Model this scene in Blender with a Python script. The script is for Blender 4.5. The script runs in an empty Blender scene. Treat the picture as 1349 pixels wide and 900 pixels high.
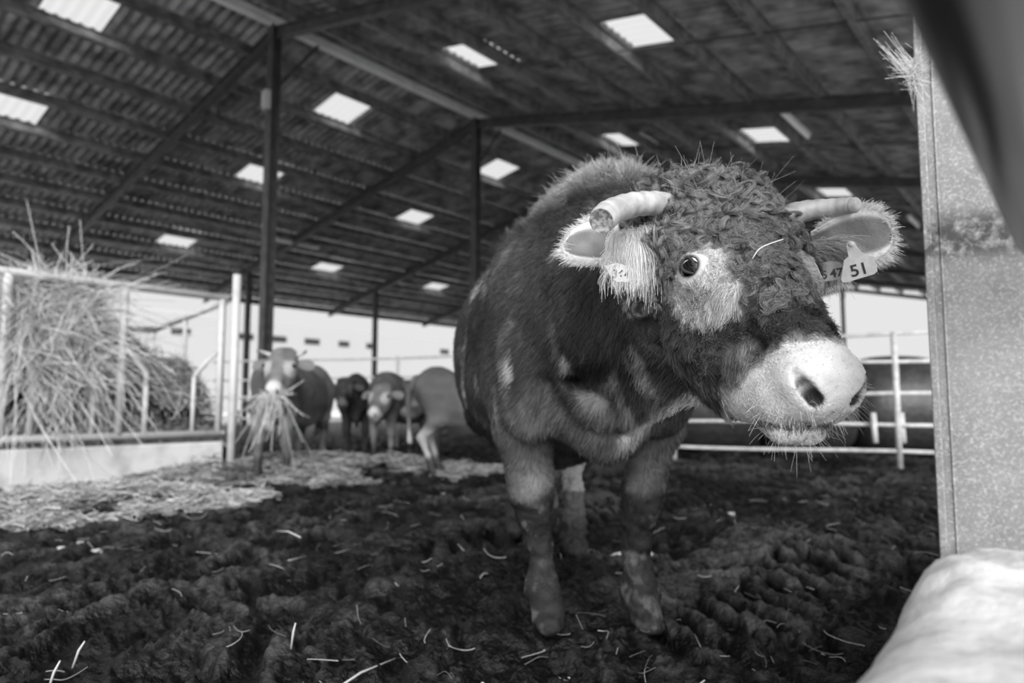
import bpy, math, random
import numpy as np
from mathutils import Vector, Matrix

random.seed(7)
RNG = np.random.default_rng(11)
sc = bpy.context.scene
COL = sc.collection

# ------------------------------------------------------------------ camera, sky, sun, exposure
TILT = math.atan(78 / 903)
EYE_H = 0.75
cam_data = bpy.data.cameras.new('camera')
cam_data.sensor_width = 36
cam_data.lens = 903 / 1349 * 36
cam_data.clip_start = 0.02
cam_data.dof.use_dof = True
cam_data.dof.focus_distance = 1.40
cam_data.dof.aperture_fstop = 2.2
cam = bpy.data.objects.new('camera', cam_data)
cam.location = (0, 0, EYE_H)
cam.rotation_euler = (math.pi / 2 + TILT, 0, 0)
COL.objects.link(cam)
sc.camera = cam

world = bpy.data.worlds.new('overcast_sky')
sc.world = world
world.use_nodes = True
bg = world.node_tree.nodes['Background']
bg.inputs[0].default_value = (0.8, 0.8, 0.8, 1)
bg.inputs[1].default_value = 1.0

sun_data = bpy.data.lights.new('sun', 'SUN')
sun_data.energy = 6.0
sun_data.angle = math.radians(50)
sun = bpy.data.objects.new('sun', sun_data)
sd = Vector((0.08, -0.84, 0.40)).normalized()      # towards the sun: behind the camera, to the right
sun.rotation_euler = sd.to_track_quat('Z', 'Y').to_euler()
COL.objects.link(sun)

sc.view_settings.view_transform = 'Standard'
sc.view_settings.look = 'None'
sc.view_settings.gamma = 1
sc.view_settings.exposure = 0.0
sc.cycles.max_bounces = 8
sc.cycles.transparent_max_bounces = 24

# ------------------------------------------------------------------ barn axes
A40 = math.radians(40)
U = np.array([math.sin(A40), math.cos(A40), 0.0])       # along the ridge
V = np.array([-math.cos(A40), math.sin(A40), 0.0])      # across, towards the far eave
RIDGE0 = np.array([-4.03, 11.16, 0.0])                  # ridge post of the nearest frame
RIDGE_Z, SLOPE = 6.55 + EYE_H, 0.223


def B(s, u, z=0.0):
    """barn coordinates: s across (+ towards far eave), u along the ridge, z up"""
    return RIDGE0 + V * s + U * u + np.array([0, 0, z])


def roof_z(s):
    return RIDGE_Z - SLOPE * abs(s)


# ------------------------------------------------------------------ materials
def mat(name, c, rough=0.6, metal=0.0, bump=0.0, scale=20.0, var=0.0, c2=None, attr=None, spec=0.5, detail=6.0,
        ramp=(0.4, 0.6), coat=0.0, dist=0.01):
    m = bpy.data.materials.new(name)
    m.use_nodes = True
    nt = m.node_tree
    b = nt.nodes['Principled BSDF']
    b.inputs['Roughness'].default_value = rough
    b.inputs['Metallic'].default_value = metal
    b.inputs['Specular IOR Level'].default_value = spec
    b.inputs['Coat Weight'].default_value = coat
    col = (c, c, c, 1) if not isinstance(c, tuple) else c
    b.inputs['Base Color'].default_value = col
    tex = None
    if bump or c2 is not None or var:
        tc = nt.nodes.new('ShaderNodeTexCoord')
        tex = nt.nodes.new('ShaderNodeTexNoise')
        tex.inputs['Scale'].default_value = scale
        tex.inputs['Detail'].default_value = detail
        nt.links.new(tc.outputs['Object'], tex.inputs['Vector'])
    if attr:
        a = nt.nodes.new('ShaderNodeAttribute')
        a.attribute_name = attr
        nt.links.new(a.outputs['Color'], b.inputs['Base Color'])
    elif c2 is not None:
        r = nt.nodes.new('ShaderNodeValToRGB')
        r.color_ramp.elements[0].position = ramp[0]
        r.color_ramp.elements[1].position = ramp[1]
        r.color_ramp.elements[0].color = col
        r.color_ramp.elements[1].color = (c2, c2, c2, 1)
        nt.links.new(tex.outputs['Fac'], r.inputs['Fac'])
        nt.links.new(r.outputs['Color'], b.inputs['Base Color'])
    if bump:
        bn = nt.nodes.new('ShaderNodeBump')
        bn.inputs['Strength'].default_value = bump
        bn.inputs['Distance'].default_value = dist
        nt.links.new(tex.outputs['Fac'], bn.inputs['Height'])
        nt.links.new(bn.outputs['Normal'], b.inputs['Normal'])
    return m


M_FUR = mat('fur', 0.2, 0.55, attr='col', spec=0.25)
M_CURL = mat('curl_fur', 0.2, 0.33, attr='col', spec=0.6)
M_HIDE = mat('hide', 0.2, 0.6, attr='col', bump=0.5, scale=140, spec=0.2, dist=0.004)
M_EYE = mat('eye_gloss', 0.004, 0.05, attr='col', spec=0.22)
M_HORN = mat('horn', 0.30, 0.42, c2=0.50, scale=28, bump=0.6, ramp=(0.35, 0.65), dist=0.004)
M_HORNCUT = mat('horn_cut', 0.10, 0.7, c2=0.3, scale=120, bump=0.5, dist=0.003)
M_TAG = mat('tag_plastic', 0.48, 0.45, c2=0.56, scale=60)
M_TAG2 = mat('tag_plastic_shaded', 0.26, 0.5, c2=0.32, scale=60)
M_INK = mat('tag_ink', 0.02, 0.6)
M_STEEL = mat('dark_steel', 0.035, 0.55, c2=0.06, scale=6, bump=0.1)
M_PURLIN = mat('purlin_steel', 0.08, 0.5, c2=0.17, scale=5, bump=0.1)
M_RIDGE = mat('ridge_steel', 0.65, 0.5, c2=0.75, scale=4)
M_SHEET = mat('fibre_cement', 0.12, 0.85, c2=0.42, scale=2.6, bump=0.2, detail=9, ramp=(0.36, 0.66))
M_GALV = mat('galvanised_pipe', 0.42, 0.5, c2=0.58, scale=14, bump=0.1, metal=0.0)
M_WHITEPIPE = mat('pale_pipe', 0.50, 0.5, c2=0.36, scale=9, bump=0.15, ramp=(0.5, 0.75))
M_TROUGH = mat('trough_concrete', 0.46, 0.8, c2=0.30, scale=5, bump=0.3, ramp=(0.45, 0.7))
M_KERB = mat('pale_concrete', 0.40, 0.9, c2=0.54, scale=22, bump=1.0, detail=10, dist=0.008, ramp=(0.36, 0.5))
M_STRAW = mat('straw', 0.4, 0.6, attr='col', spec=0.3)
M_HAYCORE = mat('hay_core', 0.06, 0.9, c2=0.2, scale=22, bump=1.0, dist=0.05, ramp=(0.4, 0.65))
M_YARD = mat('yard_concrete', 0.74, 0.9, c2=0.80, scale=2)
M_OUTWALL = mat('white_render', 0.36, 0.9)
M_SLOT = mat('slot_shadow', 0.02, 0.8)
M_PLASTICWRAP = mat('bale_wrap', 0.03, 0.45, c2=0.05, scale=12, bump=0.5, dist=0.02)
M_CHROME = mat('gate_tube', 0.09, 0.30, metal=0.9, bump=0.05, scale=8)


def post_material():
    m = mat('rusty_galvanised', 0.30, 0.65, bump=0.35, scale=60, dist=0.003)
    nt = m.node_tree
    b = nt.nodes['Principled BSDF']
    tc = nt.nodes.new('ShaderNodeTexCoord')

    def noise(scale, det, lo, hi, a, z):
        n = nt.nodes.new('ShaderNodeTexNoise')
        n.inputs['Scale'].default_value = scale
        n.inputs['Detail'].default_value = det
        n.inputs['Roughness'].default_value = 0.7
        nt.links.new(tc.outputs['Object'], n.inputs['Vector'])
        r = nt.nodes.new('ShaderNodeValToRGB')
        r.color_ramp.elements[0].position = lo
        r.color_ramp.elements[1].position = hi
        r.color_ramp.elements[0].color = (a, a, a, 1)
        r.color_ramp.elements[1].color = (z, z, z, 1)
        nt.links.new(n.outputs['Fac'], r.inputs['Fac'])
        return r

    n1 = noise(9, 6, 0.35, 0.65, 0.15, 0.24)
    n2 = noise(230, 9, 0.50, 0.72, 0, 0.75)
    # smear of dark grime at rail height, around the object's origin band
    sep = nt.nodes.new('ShaderNodeSeparateXYZ')
    nt.links.new(tc.outputs['Object'], sep.inputs[0])
    band = nt.nodes.new('ShaderNodeMapRange')
    band.interpolation_type = 'SMOOTHSTEP'
    sub = nt.nodes.new('ShaderNodeMath'); sub.operation = 'SUBTRACT'; sub.inputs[1].default_value = 0.985
    ab = nt.nodes.new('ShaderNodeMath'); ab.operation = 'ABSOLUTE'
    nt.links.new(sep.outputs['Z'], sub.inputs[0]); nt.links.new(sub.outputs[0], ab.inputs[0])
    nt.links.new(ab.outputs[0], band.inputs['Value'])
    band.inputs['From Min'].default_value = 0.055
    band.inputs['From Max'].default_value = 0.012
    n3 = noise(55, 8, 0.46, 0.62, 1, 0)
    mul = nt.nodes.new('ShaderNodeMath'); mul.operation = 'MULTIPLY'
    nt.links.new(band.outputs[0], mul.inputs[0]); nt.links.new(n3.outputs['Color'], mul.inputs[1])
    mix1 = nt.nodes.new('ShaderNodeMixRGB')
    mix1.inputs[2].default_value = (0.55, 0.55, 0.55, 1)
    nt.links.new(n2.outputs['Color'], mix1.inputs[0]); nt.links.new(n1.outputs['Color'], mix1.inputs[1])
    mix2 = nt.nodes.new('ShaderNodeMixRGB')
    mix2.inputs[2].default_value = (0.035, 0.035, 0.035, 1)
    nt.links.new(mul.outputs[0], mix2.inputs[0]); nt.links.new(mix1.outputs[0], mix2.inputs[1])
    nt.links.new(mix2.outputs[0], b.inputs['Base Color'])
    return m


M_POST = post_material()


def mud_material():
    m = bpy.data.materials.new('trampled_mud')
    m.use_nodes = True
    nt = m.node_tree
    b = nt.nodes['Principled BSDF']
    tc = nt.nodes.new('ShaderNodeTexCoord')
    n = nt.nodes.new('ShaderNodeTexNoise'); n.inputs['Scale'].default_value = 6; n.inputs['Detail'].default_value = 8
    n.inputs['Roughness'].default_value = 0.7
    r = nt.nodes.new('ShaderNodeValToRGB')
    r.color_ramp.elements[0].position = 0.48; r.color_ramp.elements[0].color = (0.004, 0.004, 0.004, 1)
    r.color_ramp.elements[1].position = 0.76; r.color_ramp.elements[1].color = (0.060, 0.060, 0.060, 1)
    nt.links.new(tc.outputs['Object'], n.inputs['Vector']); nt.links.new(n.outputs['Fac'], r.inputs['Fac'])
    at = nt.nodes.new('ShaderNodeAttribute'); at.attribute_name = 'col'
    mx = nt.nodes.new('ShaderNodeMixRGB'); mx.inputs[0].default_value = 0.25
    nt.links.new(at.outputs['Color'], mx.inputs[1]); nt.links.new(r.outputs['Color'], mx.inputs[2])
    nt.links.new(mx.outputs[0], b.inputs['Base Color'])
    n2 = nt.nodes.new('ShaderNodeTexNoise'); n2.inputs['Scale'].default_value = 45; n2.inputs['Detail'].default_value = 8
    nt.links.new(tc.outputs['Object'], n2.inputs['Vector'])
    bp = nt.nodes.new('ShaderNodeBump'); bp.inputs['Strength'].default_value = 0.9; bp.inputs['Distance'].default_value = 0.02
    nt.links.new(n2.outputs['Fac'], bp.inputs['Height']); nt.links.new(bp.outputs['Normal'], b.inputs['Normal'])
    b.inputs['Roughness'].default_value = 0.42
    b.inputs['Specular IOR Level'].default_value = 0.28
    return m


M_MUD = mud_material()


def skylight_material():
    m = bpy.data.materials.new('translucent_sheet')
    m.use_nodes = True
    nt = m.node_tree
    nt.nodes.clear()
    out = nt.nodes.new('ShaderNodeOutputMaterial')
    t = nt.nodes.new('ShaderNodeBsdfTransparent'); t.inputs[0].default_value = (0.97, 0.97, 0.97, 1)
    d = nt.nodes.new('ShaderNodeBsdfTranslucent'); d.inputs[0].default_value = (0.9, 0.9, 0.9, 1)
    mx = nt.nodes.new('ShaderNodeMixShader'); mx.inputs[0].default_value = 0.12
    nt.links.new(t.outputs[0], mx.inputs[1]); nt.links.new(d.outputs[0], mx.inputs[2])
    nt.links.new(mx.outputs[0], out.inputs[0])
    return m


M_SKYLIGHT = skylight_material()


# ------------------------------------------------------------------ object helpers
def mesh_obj(name, verts, faces, m, parent=None, smooth=False, loc=None):
    me = bpy.data.meshes.new(name)
    me.from_pydata([tuple(map(float, v)) for v in verts], [], [tuple(map(int, f)) for f in faces])
    if smooth:
        me.polygons.foreach_set('use_smooth', [True] * len(me.polygons))
    me.update()
    o = bpy.data.objects.new(name, me)
    if m:
        me.materials.append(m)
    COL.objects.link(o)
    if parent:
        o.parent = parent
    if loc is not None:
        o.location = loc
    return o


def big_mesh(name, V3, Q, m, parent=None, smooth=True):
    me = bpy.data.meshes.new(name)
    n = len(Q); k = Q.shape[1]
    me.vertices.add(len(V3)); me.vertices.foreach_set('co', np.ascontiguousarray(V3, np.float32).ravel())
    me.loops.add(n * k); me.loops.foreach_set('vertex_index', Q.astype(np.int32).ravel())
    me.polygons.add(n); me.polygons.foreach_set('loop_start', np.arange(0, n * k, k, dtype=np.int32))
    me.update(calc_edges=True)
    me.polygons.foreach_set('use_smooth', np.full(n, smooth))
    me.update()
    me.validate()
    me.materials.append(m)
    o = bpy.data.objects.new(name, me)
    COL.objects.link(o)
    if parent:
        o.parent = parent
    return o


def vcol(o, c):
    a = o.data.color_attributes.new('col', 'FLOAT_COLOR', 'POINT')
    rgba = np.ones((len(c), 4), np.float32); rgba[:, :3] = np.asarray(c)[:, None]
    a.data.foreach_set('color', rgba.ravel())


def tag(o, label, cat, group=None, kind=None):
    o['label'] = label
    o['category'] = cat
    if group:
        o['group'] = group
    if kind:
        o['kind'] = kind
    return o


def empty(name, loc=(0, 0, 0)):
    o = bpy.data.objects.new(name, None)
    o.empty_display_size = 0.1
    o.location = tuple(map(float, loc))
    COL.objects.link(o)
    return o


def keep(o, parent):
    """parent a world-space mesh to an Empty that stands somewhere else"""
    o.parent = parent
    o.matrix_parent_inverse = Matrix.Translation(parent.location).inverted()
    return o


def box_geo(c, ax, half):
    """box around c with three axis vectors and half sizes"""
    vs = []
    for i in (-1, 1):
        for j in (-1, 1):
            for k in (-1, 1):
                vs.append(np.array(c) + ax[0] * half[0] * i + ax[1] * half[1] * j + ax[2] * half[2] * k)
    fs = [(0, 1, 3, 2), (4, 6, 7, 5), (0, 4, 5, 1), (2, 3, 7, 6), (0, 2, 6, 4), (1, 5, 7, 3)]
    return vs, fs


def merge(geos):
    vs, fs = [], []
    for v, f in geos:
        n = len(vs)
        vs += list(v)
        fs += [tuple(i + n for i in q) for q in f]
    return vs, fs


def beam_geo(a, b, w, h, up=(0, 0, 1), flange=None):
    """straight I-section (flange thickness given) or box bar from a to b"""
    a = np.array(a, float); b = np.array(b, float)
    d = b - a; L = np.linalg.norm(d); d /= L
    up = np.array(up, float)
    side = np.cross(d, up); side /= np.linalg.norm(side)
    up = np.cross(side, d)
    c = (a + b) / 2
    ax = (d, side, up)
    if flange is None:
        return box_geo(c, ax, (L / 2, w / 2, h / 2))
    t = flange
    return merge([box_geo(c + up * (h / 2 - t / 2), ax, (L / 2, w / 2, t / 2)),
                  box_geo(c - up * (h / 2 - t / 2), ax, (L / 2, w / 2, t / 2)),
                  box_geo(c, ax, (L / 2, t / 3, h / 2 - t))])


def tube_geo(pts, r, n=12, cap=True):
    pts = [np.array(p, float) for p in pts]
    rs = r if isinstance(r, (list, tuple, np.ndarray)) else [r] * len(pts)
    vs, fs = [], []
    ref = np.array([0.0, 0.0, 1.0])
    for i, p in enumerate(pts):
        d = pts[min(i + 1, len(pts) - 1)] - pts[max(i - 1, 0)]
        d /= np.linalg.norm(d)
        if i == 0:
            if abs(d @ ref) > 0.9:
                ref = np.array([1.0, 0.0, 0.0])
            x = np.cross(d, ref)
        else:
            x = x - d * (x @ d)
        x /= np.linalg.norm(x)
        y = np.cross(d, x)
        for k in range(n):
            t = 2 * math.pi * k / n
            vs.append(p + (x * math.cos(t) + y * math.sin(t)) * rs[i])
    for i in range(len(pts) - 1):
        for k in range(n):
            a = i * n + k; b = i * n + (k + 1) % n
            fs.append((a, b, b + n, a + n))
    if cap:
        fs.append(tuple(range(n))[::-1])
        fs.append(tuple((len(pts) - 1) * n + k for k in range(n)))
    return vs, fs


def ray_at(px, py, D):
    """point seen at pixel (px,py) of the 1349x900 photo at forward distance D"""
    a = (px - 674.5) / 903; b = (450 - py) / 903
    f = math.cos(TILT) - b * math.sin(TILT); u = math.sin(TILT) + b * math.cos(TILT)
    return np.array([a / f * D, D, EYE_H + u / f * D])


# ------------------------------------------------------------------ noise
def _hash(i, j, k, seed):
    h = (i * 374761393 + j * 668265263 + k * 2147483647 + seed * 974634777) & 0xFFFFFFFF
    h = ((h ^ (h >> 13)) * 1274126177) & 0xFFFFFFFF
    return ((h ^ (h >> 16)) & 0xFFFF) / 65535.0


def vnoise(p, seed=0):
    """value noise in [-1,1] for an (N,3) or (N,2) array"""
    p = np.asarray(p, np.float64)
    if p.shape[-1] == 2:
        p = np.concatenate([p, np.zeros(p.shape[:-1] + (1,))], -1)
    i = np.floor(p).astype(np.int64); f = p - i
    f = f * f * (3 - 2 * f)
    r = 0
    for a in (0, 1):
        for b in (0, 1):
            if p.shape[-1] == 3:
                for c in (0, 1):
                    w = (f[..., 0] if a else 1 - f[..., 0]) * (f[..., 1] if b else 1 - f[..., 1]) * (f[..., 2] if c else 1 - f[..., 2])
                    r = r + w * _hash(i[..., 0] + a, i[..., 1] + b, i[..., 2] + c, seed)
    return r * 2 - 1


def fbm(p, oct=4, seed=0, gain=0.5):
    r = 0; a = 1.0; q = np.asarray(p, np.float64)
    for o in range(oct):
        r = r + a * vnoise(q, seed + o * 17)
        q = q * 2.03 + 5.3; a *= gain
    return r


def sstep(a, b, x):
    t = np.clip((x - a) / (b - a), 0, 1)
    return t * t * (3 - 2 * t)


# ------------------------------------------------------------------ strands (hair, straw)
def strands(name, P, r0, r1, c, m, parent=None):
    """P (N,K,3) points, r0/r1 radii root and tip, c (N,) grey"""
    N, K = P.shape[:2]
    hc = bpy.data.hair_curves.new(name)
    hc.add_curves([K] * N)
    hc.position_data.foreach_set('vector', np.ascontiguousarray(P, np.float32).ravel())
    t = np.linspace(0, 1, K)
    r = np.broadcast_to(np.asarray(r0).reshape(-1, 1) * (1 - t) + np.asarray(r1).reshape(-1, 1) * t, (N, K))
    ra = hc.attributes.get('radius') or hc.attributes.new('radius', 'FLOAT', 'POINT')
    ra.data.foreach_set('value', np.ascontiguousarray(r, np.float32).ravel())
    ca = hc.attributes.new('col', 'FLOAT_COLOR', 'CURVE')
    rgba = np.ones((N, 4), np.float32); rgba[:, :3] = np.asarray(c, np.float32).reshape(-1, 1)
    ca.data.foreach_set('color', rgba.ravel())
    hc.materials.append(m)
    o = bpy.data.objects.new(name, hc)
    COL.objects.link(o)
    if parent:
        o.parent = parent
    o['kind'] = 'stuff'
    return o


# ------------------------------------------------------------------ implicit bodies (smooth unions polygonised by surface nets)
class Field:
    def __init__(self, xs, ys, zs):
        self.ax = [np.asarray(a, np.float32) for a in (xs, ys, zs)]
        self.F = np.full([len(a) for a in self.ax], 0.12, np.float32)

    def _blk(self, lo, hi, k):
        sl = []
        for a, l, h in zip(self.ax, lo, hi):
            i = max(int(np.searchsorted(a, l - k)) - 1, 0); j = min(int(np.searchsorted(a, h + k)) + 1, len(a))
            sl.append(slice(i, j))
        sl = tuple(sl)
        g = [a[s] for a, s in zip(self.ax, sl)]
        return sl, g[0][:, None, None], g[1][None, :, None], g[2][None, None, :]

    def _put(self, sl, d, k, sub):
        F = self.F[sl]
        if F.size == 0:
            return
        if sub:
            d = -d
            h = np.maximum(k - np.abs(F - d), 0) / k
            self.F[sl] = np.maximum(F, d) + h * h * k * 0.25
        else:
            h = np.maximum(k - np.abs(F - d), 0) / k
            self.F[sl] = np.minimum(F, d) - h * h * k * 0.25

    def ell(self, c, r, ax=None, k=0.05, sub=False):
        c = np.asarray(c, np.float32); r = np.asarray(r, np.float32)
        R = np.eye(3, dtype=np.float32) if ax is None else np.asarray(ax, np.float32)
        ext = np.sqrt(((R * r[:, None]) ** 2).sum(0))
        sl, x, y, z = self._blk(c - ext, c + ext, k + 0.02)
        x = x - c[0]; y = y - c[1]; z = z - c[2]
        k0 = 0; k1 = 0
        for i in range(3):
            q = (x * R[i, 0] + y * R[i, 1] + z * R[i, 2]) / r[i]
            k0 = k0 + q * q
            q = q / r[i]
            k1 = k1 + q * q
        k0 = np.sqrt(k0); k1 = np.sqrt(k1) + 1e-6
        self._put(sl, k0 * (k0 - 1) / k1, k, sub)

    def cap(self, a, b, ra, rb, k=0.05, sub=False, e=None, q=1.0):
        """round cone from a to b; e,q: unit axis along which the section is scaled by q"""
        a = np.asarray(a, np.float32); b = np.asarray(b, np.float32)
        R = max(ra, rb) * max(q, 1)
        sl, x, y, z = self._blk(np.minimum(a, b) - R, np.maximum(a, b) + R, k + 0.02)
        x = x - a[0]; y = y - a[1]; z = z - a[2]
        ba = b - a
        if e is not None:
            e = np.asarray(e, np.float32); e = e / np.linalg.norm(e)
            m = (x * e[0] + y * e[1] + z * e[2]) * (1 / q - 1)
            x = x + e[0] * m; y = y + e[1] * m; z = z + e[2] * m
            ba = ba + e * (ba @ e) * (1 / q - 1)
        h = np.clip((x * ba[0] + y * ba[1] + z * ba[2]) / max(float(ba @ ba), 1e-9), 0, 1)
        d = np.sqrt((x - ba[0] * h) ** 2 + (y - ba[1] * h) ** 2 + (z - ba[2] * h) ** 2) - (ra + (rb - ra) * h)
        if q < 1:
            d = d * (0.5 + 0.5 * q)
        self._put(sl, d, k, sub)

    def chain(self, pts, rs, k=0.03, **kw):
        for i in range(len(pts) - 1):
            self.cap(pts[i], pts[i + 1], rs[i], rs[i + 1], k=k, **kw)

    def mesh(self):
        F = self.F
        S = F < 0
        n = np.zeros([d - 1 for d in F.shape], np.uint8)
        for a in (0, 1):
            for b in (0, 1):
                for c in (0, 1):
                    n += S[a:F.shape[0] - 1 + a, b:F.shape[1] - 1 + b, c:F.shape[2] - 1 + c]
        I, J, K = np.nonzero((n > 0) & (n < 8))
        N = len(I)
        idx = np.full(n.shape, -1, np.int32); idx[I, J, K] = np.arange(N)
        X, Y, Z = self.ax
        acc = np.zeros((N, 3)); cnt = np.zeros(N)
        corner = {}
        for a in (0, 1):
            for b in (0, 1):
                for c in (0, 1):
                    corner[a, b, c] = F[I + a, J + b, K + c]
        for (p, q) in [((a, b, c), (a2, b2, c2)) for (a, b, c) in corner for (a2, b2, c2) in corner
                       if (a2 - a) + (b2 - b) + (c2 - c) == 1 and a2 >= a and b2 >= b and c2 >= c]:
            f0 = corner[p]; f1 = corner[q]
            m = (f0 < 0) != (f1 < 0)
            t = f0[m] / (f0[m] - f1[m])
            i, j, k = I[m], J[m], K[m]
            pos = []
            for axn, base, o0, o1 in ((X, i, p[0], q[0]), (Y, j, p[1], q[1]), (Z, k, p[2], q[2])):
                v0 = axn[base + o0]; v1 = axn[base + o1]
                pos.append(v0 + (v1 - v0) * t)
            acc[m] += np.stack(pos, 1); cnt[m] += 1
        Vt = acc / cnt[:, None]
        quads = []
        for axis in range(3):
            sh = list(F.shape)
            A = [slice(None)] * 3; Bs = [slice(None)] * 3
            A[axis] = slice(0, sh[axis] - 1); Bs[axis] = slice(1, sh[axis])
            s0 = S[tuple(A)]; s1 = S[tuple(Bs)]
            i, j, k = np.nonzero(s0 != s1)
            o = [i, j, k]
            a1, a2 = [(1, 2), (2, 0), (0, 1)][axis]
            ok = (o[a1] > 0) & (o[a2] > 0) & (o[a1] < sh[a1] - 1) & (o[a2] < sh[a2] - 1)
            o = [v[ok] for v in o]
            neg = s0[o[0], o[1], o[2]]

            def cell(d1, d2):
                q = [v.copy() for v in o]
                q[a1] = q[a1] + d1; q[a2] = q[a2] + d2
                return idx[q[0], q[1], q[2]]
            q = np.stack([cell(-1, -1), cell(0, -1), cell(0, 0), cell(-1, 0)], 1)
            q[~neg] = q[~neg][:, ::-1]
            quads.append(q)
        Q = np.concatenate(quads)
        Q = Q[(Q >= 0).all(1)]
        return Vt, Q


def relax(Vt, Q, it=2, lam=0.5):
    e = np.concatenate([Q[:, [0, 1]], Q[:, [1, 2]], Q[:, [2, 3]], Q[:, [3, 0]]])
    deg = np.bincount(e.ravel(), minlength=len(Vt))[:, None] + 1e-9
    for _ in range(it):
        s = np.zeros_like(Vt)
        for c in range(3):
            s[:, c] = np.bincount(e[:, 0], Vt[e[:, 1], c], len(Vt)) + np.bincount(e[:, 1], Vt[e[:, 0], c], len(Vt))
        Vt = Vt + lam * (s / deg - Vt)
    return Vt


def vnormals(Vt, Q):
    n = np.cross(Vt[Q[:, 2]] - Vt[Q[:, 0]], Vt[Q[:, 3]] - Vt[Q[:, 1]])
    out = np.zeros_like(Vt)
    for c in range(3):
        for k in range(4):
            out[:, c] += np.bincount(Q[:, k], n[:, c], len(Vt))
    return out / (np.linalg.norm(out, axis=1, keepdims=True) + 1e-12)


def scatter(Vt, Q, Nn, n, dens=None, rng=RNG):
    """n random surface points -> positions, normals; dens = per-face weight"""
    a = Vt[Q[:, 0]]; b = Vt[Q[:, 1]]; c = Vt[Q[:, 2]]; d = Vt[Q[:, 3]]
    area = np.linalg.norm(np.cross(c - a, d - b), axis=1) / 2
    w = area if dens is None else area * dens
    cum = np.cumsum(w); cum /= cum[-1]
    f = np.searchsorted(cum, rng.random(n))
    f = np.minimum(f, len(Q) - 1)
    s = rng.random((n, 1)); t = rng.random((n, 1))
    P = (a[f] * (1 - s) + b[f] * s) * (1 - t) + (d[f] * (1 - s) + c[f] * s) * t
    q = Q[f]
    N = (Nn[q[:, 0]] * (1 - s) + Nn[q[:, 1]] * s) * (1 - t) + (Nn[q[:, 3]] * (1 - s) + Nn[q[:, 2]] * s) * t
    N /= np.linalg.norm(N, axis=1, keepdims=True) + 1e-9
    return P, N


def tang(d, N):
    d = d - N * (d * N).sum(1, keepdims=True)
    return d / (np.linalg.norm(d, axis=1, keepdims=True) + 1e-9)


# =================================================================== SETTING
def mud_height(x, y, relief=False):
    s = (x - RIDGE0[0]) * V[0] + (y - RIDGE0[1]) * V[1]
    u = (x - RIDGE0[0]) * U[0] + (y - RIDGE0[1]) * U[1]
    p = np.stack([x, y], -1)
    big = fbm(p * 1.3, 3, 3) * 0.035
    warp = np.stack([fbm(p * 3 + 9, 2, 8), fbm(p * 3 + 40, 2, 9)], -1) * 0.35
    cl = fbm(p * 9 + warp * 3, 4, 21, 0.55)
    clump = np.sign(cl) * np.abs(cl) ** 0.7 * 0.034
    fine = fbm(p * 38, 3, 33, 0.6) * 0.009
    # tyre tracks: chevron lugs in the softer mud
    tr = 0; msk = 0
    wob = fbm(np.stack([u * 0.5, s * 0 + 2], -1), 2, 5) * 0.12
    for s0, sg in ((-9.15, 1), (-7.65, -1)):
        ds = s - s0 - wob
        m = sstep(0.42, 0.30, np.abs(ds)) * sstep(-4.6, -3.4, u)
        ph = (u + np.abs(ds) * 0.75 + fbm(p * 3, 3, 50) * 0.07) / 0.165 + (ds > 0) * 0.5
        saw = ph - np.floor(ph)
        lug = sstep(0.0, 0.18, saw) * sstep(1.0, 0.45, saw)
        tr = tr + m * (lug * (0.060 + 0.025 * fbm(p * 6, 2, 52)) - 0.035)
        msk = np.maximum(msk, m)
    h = big + clump * (1 - 0.7 * msk) + fine + tr
    if relief:
        return clump * (1 - 0.7 * msk) + fine + tr + big * 0.2
    # the bedding lies slightly raised by the feeder
    h = h + 0.05 * sstep(-5.6, -4.2, s) * sstep(1.0, -1.0, u)
    return h


def build_floor():
    na, nr = 760, 640
    ang = np.radians(np.linspace(-68, 68, na))
    rad = 0.45 * np.exp(np.linspace(0, math.log(42 / 0.45), nr))
    R, Th = np.meshgrid(rad, ang, indexing='ij')
    x = R * np.sin(Th); y = R * np.cos(Th)
    fade = sstep(22, 9, R)
    z = mud_height(x, y) * (0.25 + 0.75 * fade)
    Vt = np.stack([x, y, z], -1).reshape(-1, 3)
    i, j = np.meshgrid(np.arange(nr - 1), np.arange(na - 1), indexing='ij')
    a = (i * na + j).ravel()
    Q = np.stack([a, a + 1, a + na + 1, a + na], 1)[:, ::-1]
    c = Vt[Q].mean(1)
    s = (c[:, :2] - RIDGE0[:2]) @ V[:2]; u = (c[:, :2] - RIDGE0[:2]) @ U[:2]
    Q = Q[(s > -10.20) & (s < 10.4) & (u < 36)]
    used = np.unique(Q); mp = np.full(len(Vt), -1); mp[used] = np.arange(len(used))
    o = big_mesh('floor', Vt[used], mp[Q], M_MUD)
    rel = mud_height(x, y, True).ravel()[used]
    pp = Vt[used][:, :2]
    lit_tops = sstep(0.002, 0.040, rel + 0.020 * fbm(pp * 42, 3, 91)) * np.clip(0.40 + 0.65 * fbm(pp * 1.7, 3, 92) + 0.25 * sstep(0.4, 1.2, pp[:, 0]), 0.10, 1.0)
    vcol(o, 0.003 + 0.098 * lit_tops)  # light on ridge tops, shade in hollows and patchy tone put into mud colour
    return tag(o, 'dark trampled muddy barn floor with clods and tyre marks', 'floor', kind='structure')


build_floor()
yv = [B(-30, -40, -0.06), B(60, -40, -0.06), B(60, 90, -0.06), B(-30, 90, -0.06)]
tag(mesh_obj('ground', yv, [(0, 3, 2, 1)], M_YARD), 'pale concrete yard outside the open barn sides', 'ground', kind='structure')

# ---- roof: corrugated sheets between purlins, bays of five metres
PITCH = 0.177
ROW = 1.075
NROW = 12
BAY0, NBAY = -1, 8           # bays from u=-5 to u=35
ceiling = empty('ceiling', B(0, 0, RIDGE_Z))
tag(ceiling, 'pitched barn roof of corrugated sheets over long purlins', 'ceiling', kind='structure')
slope_len = math.sqrt(1 + SLOPE ** 2)


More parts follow.
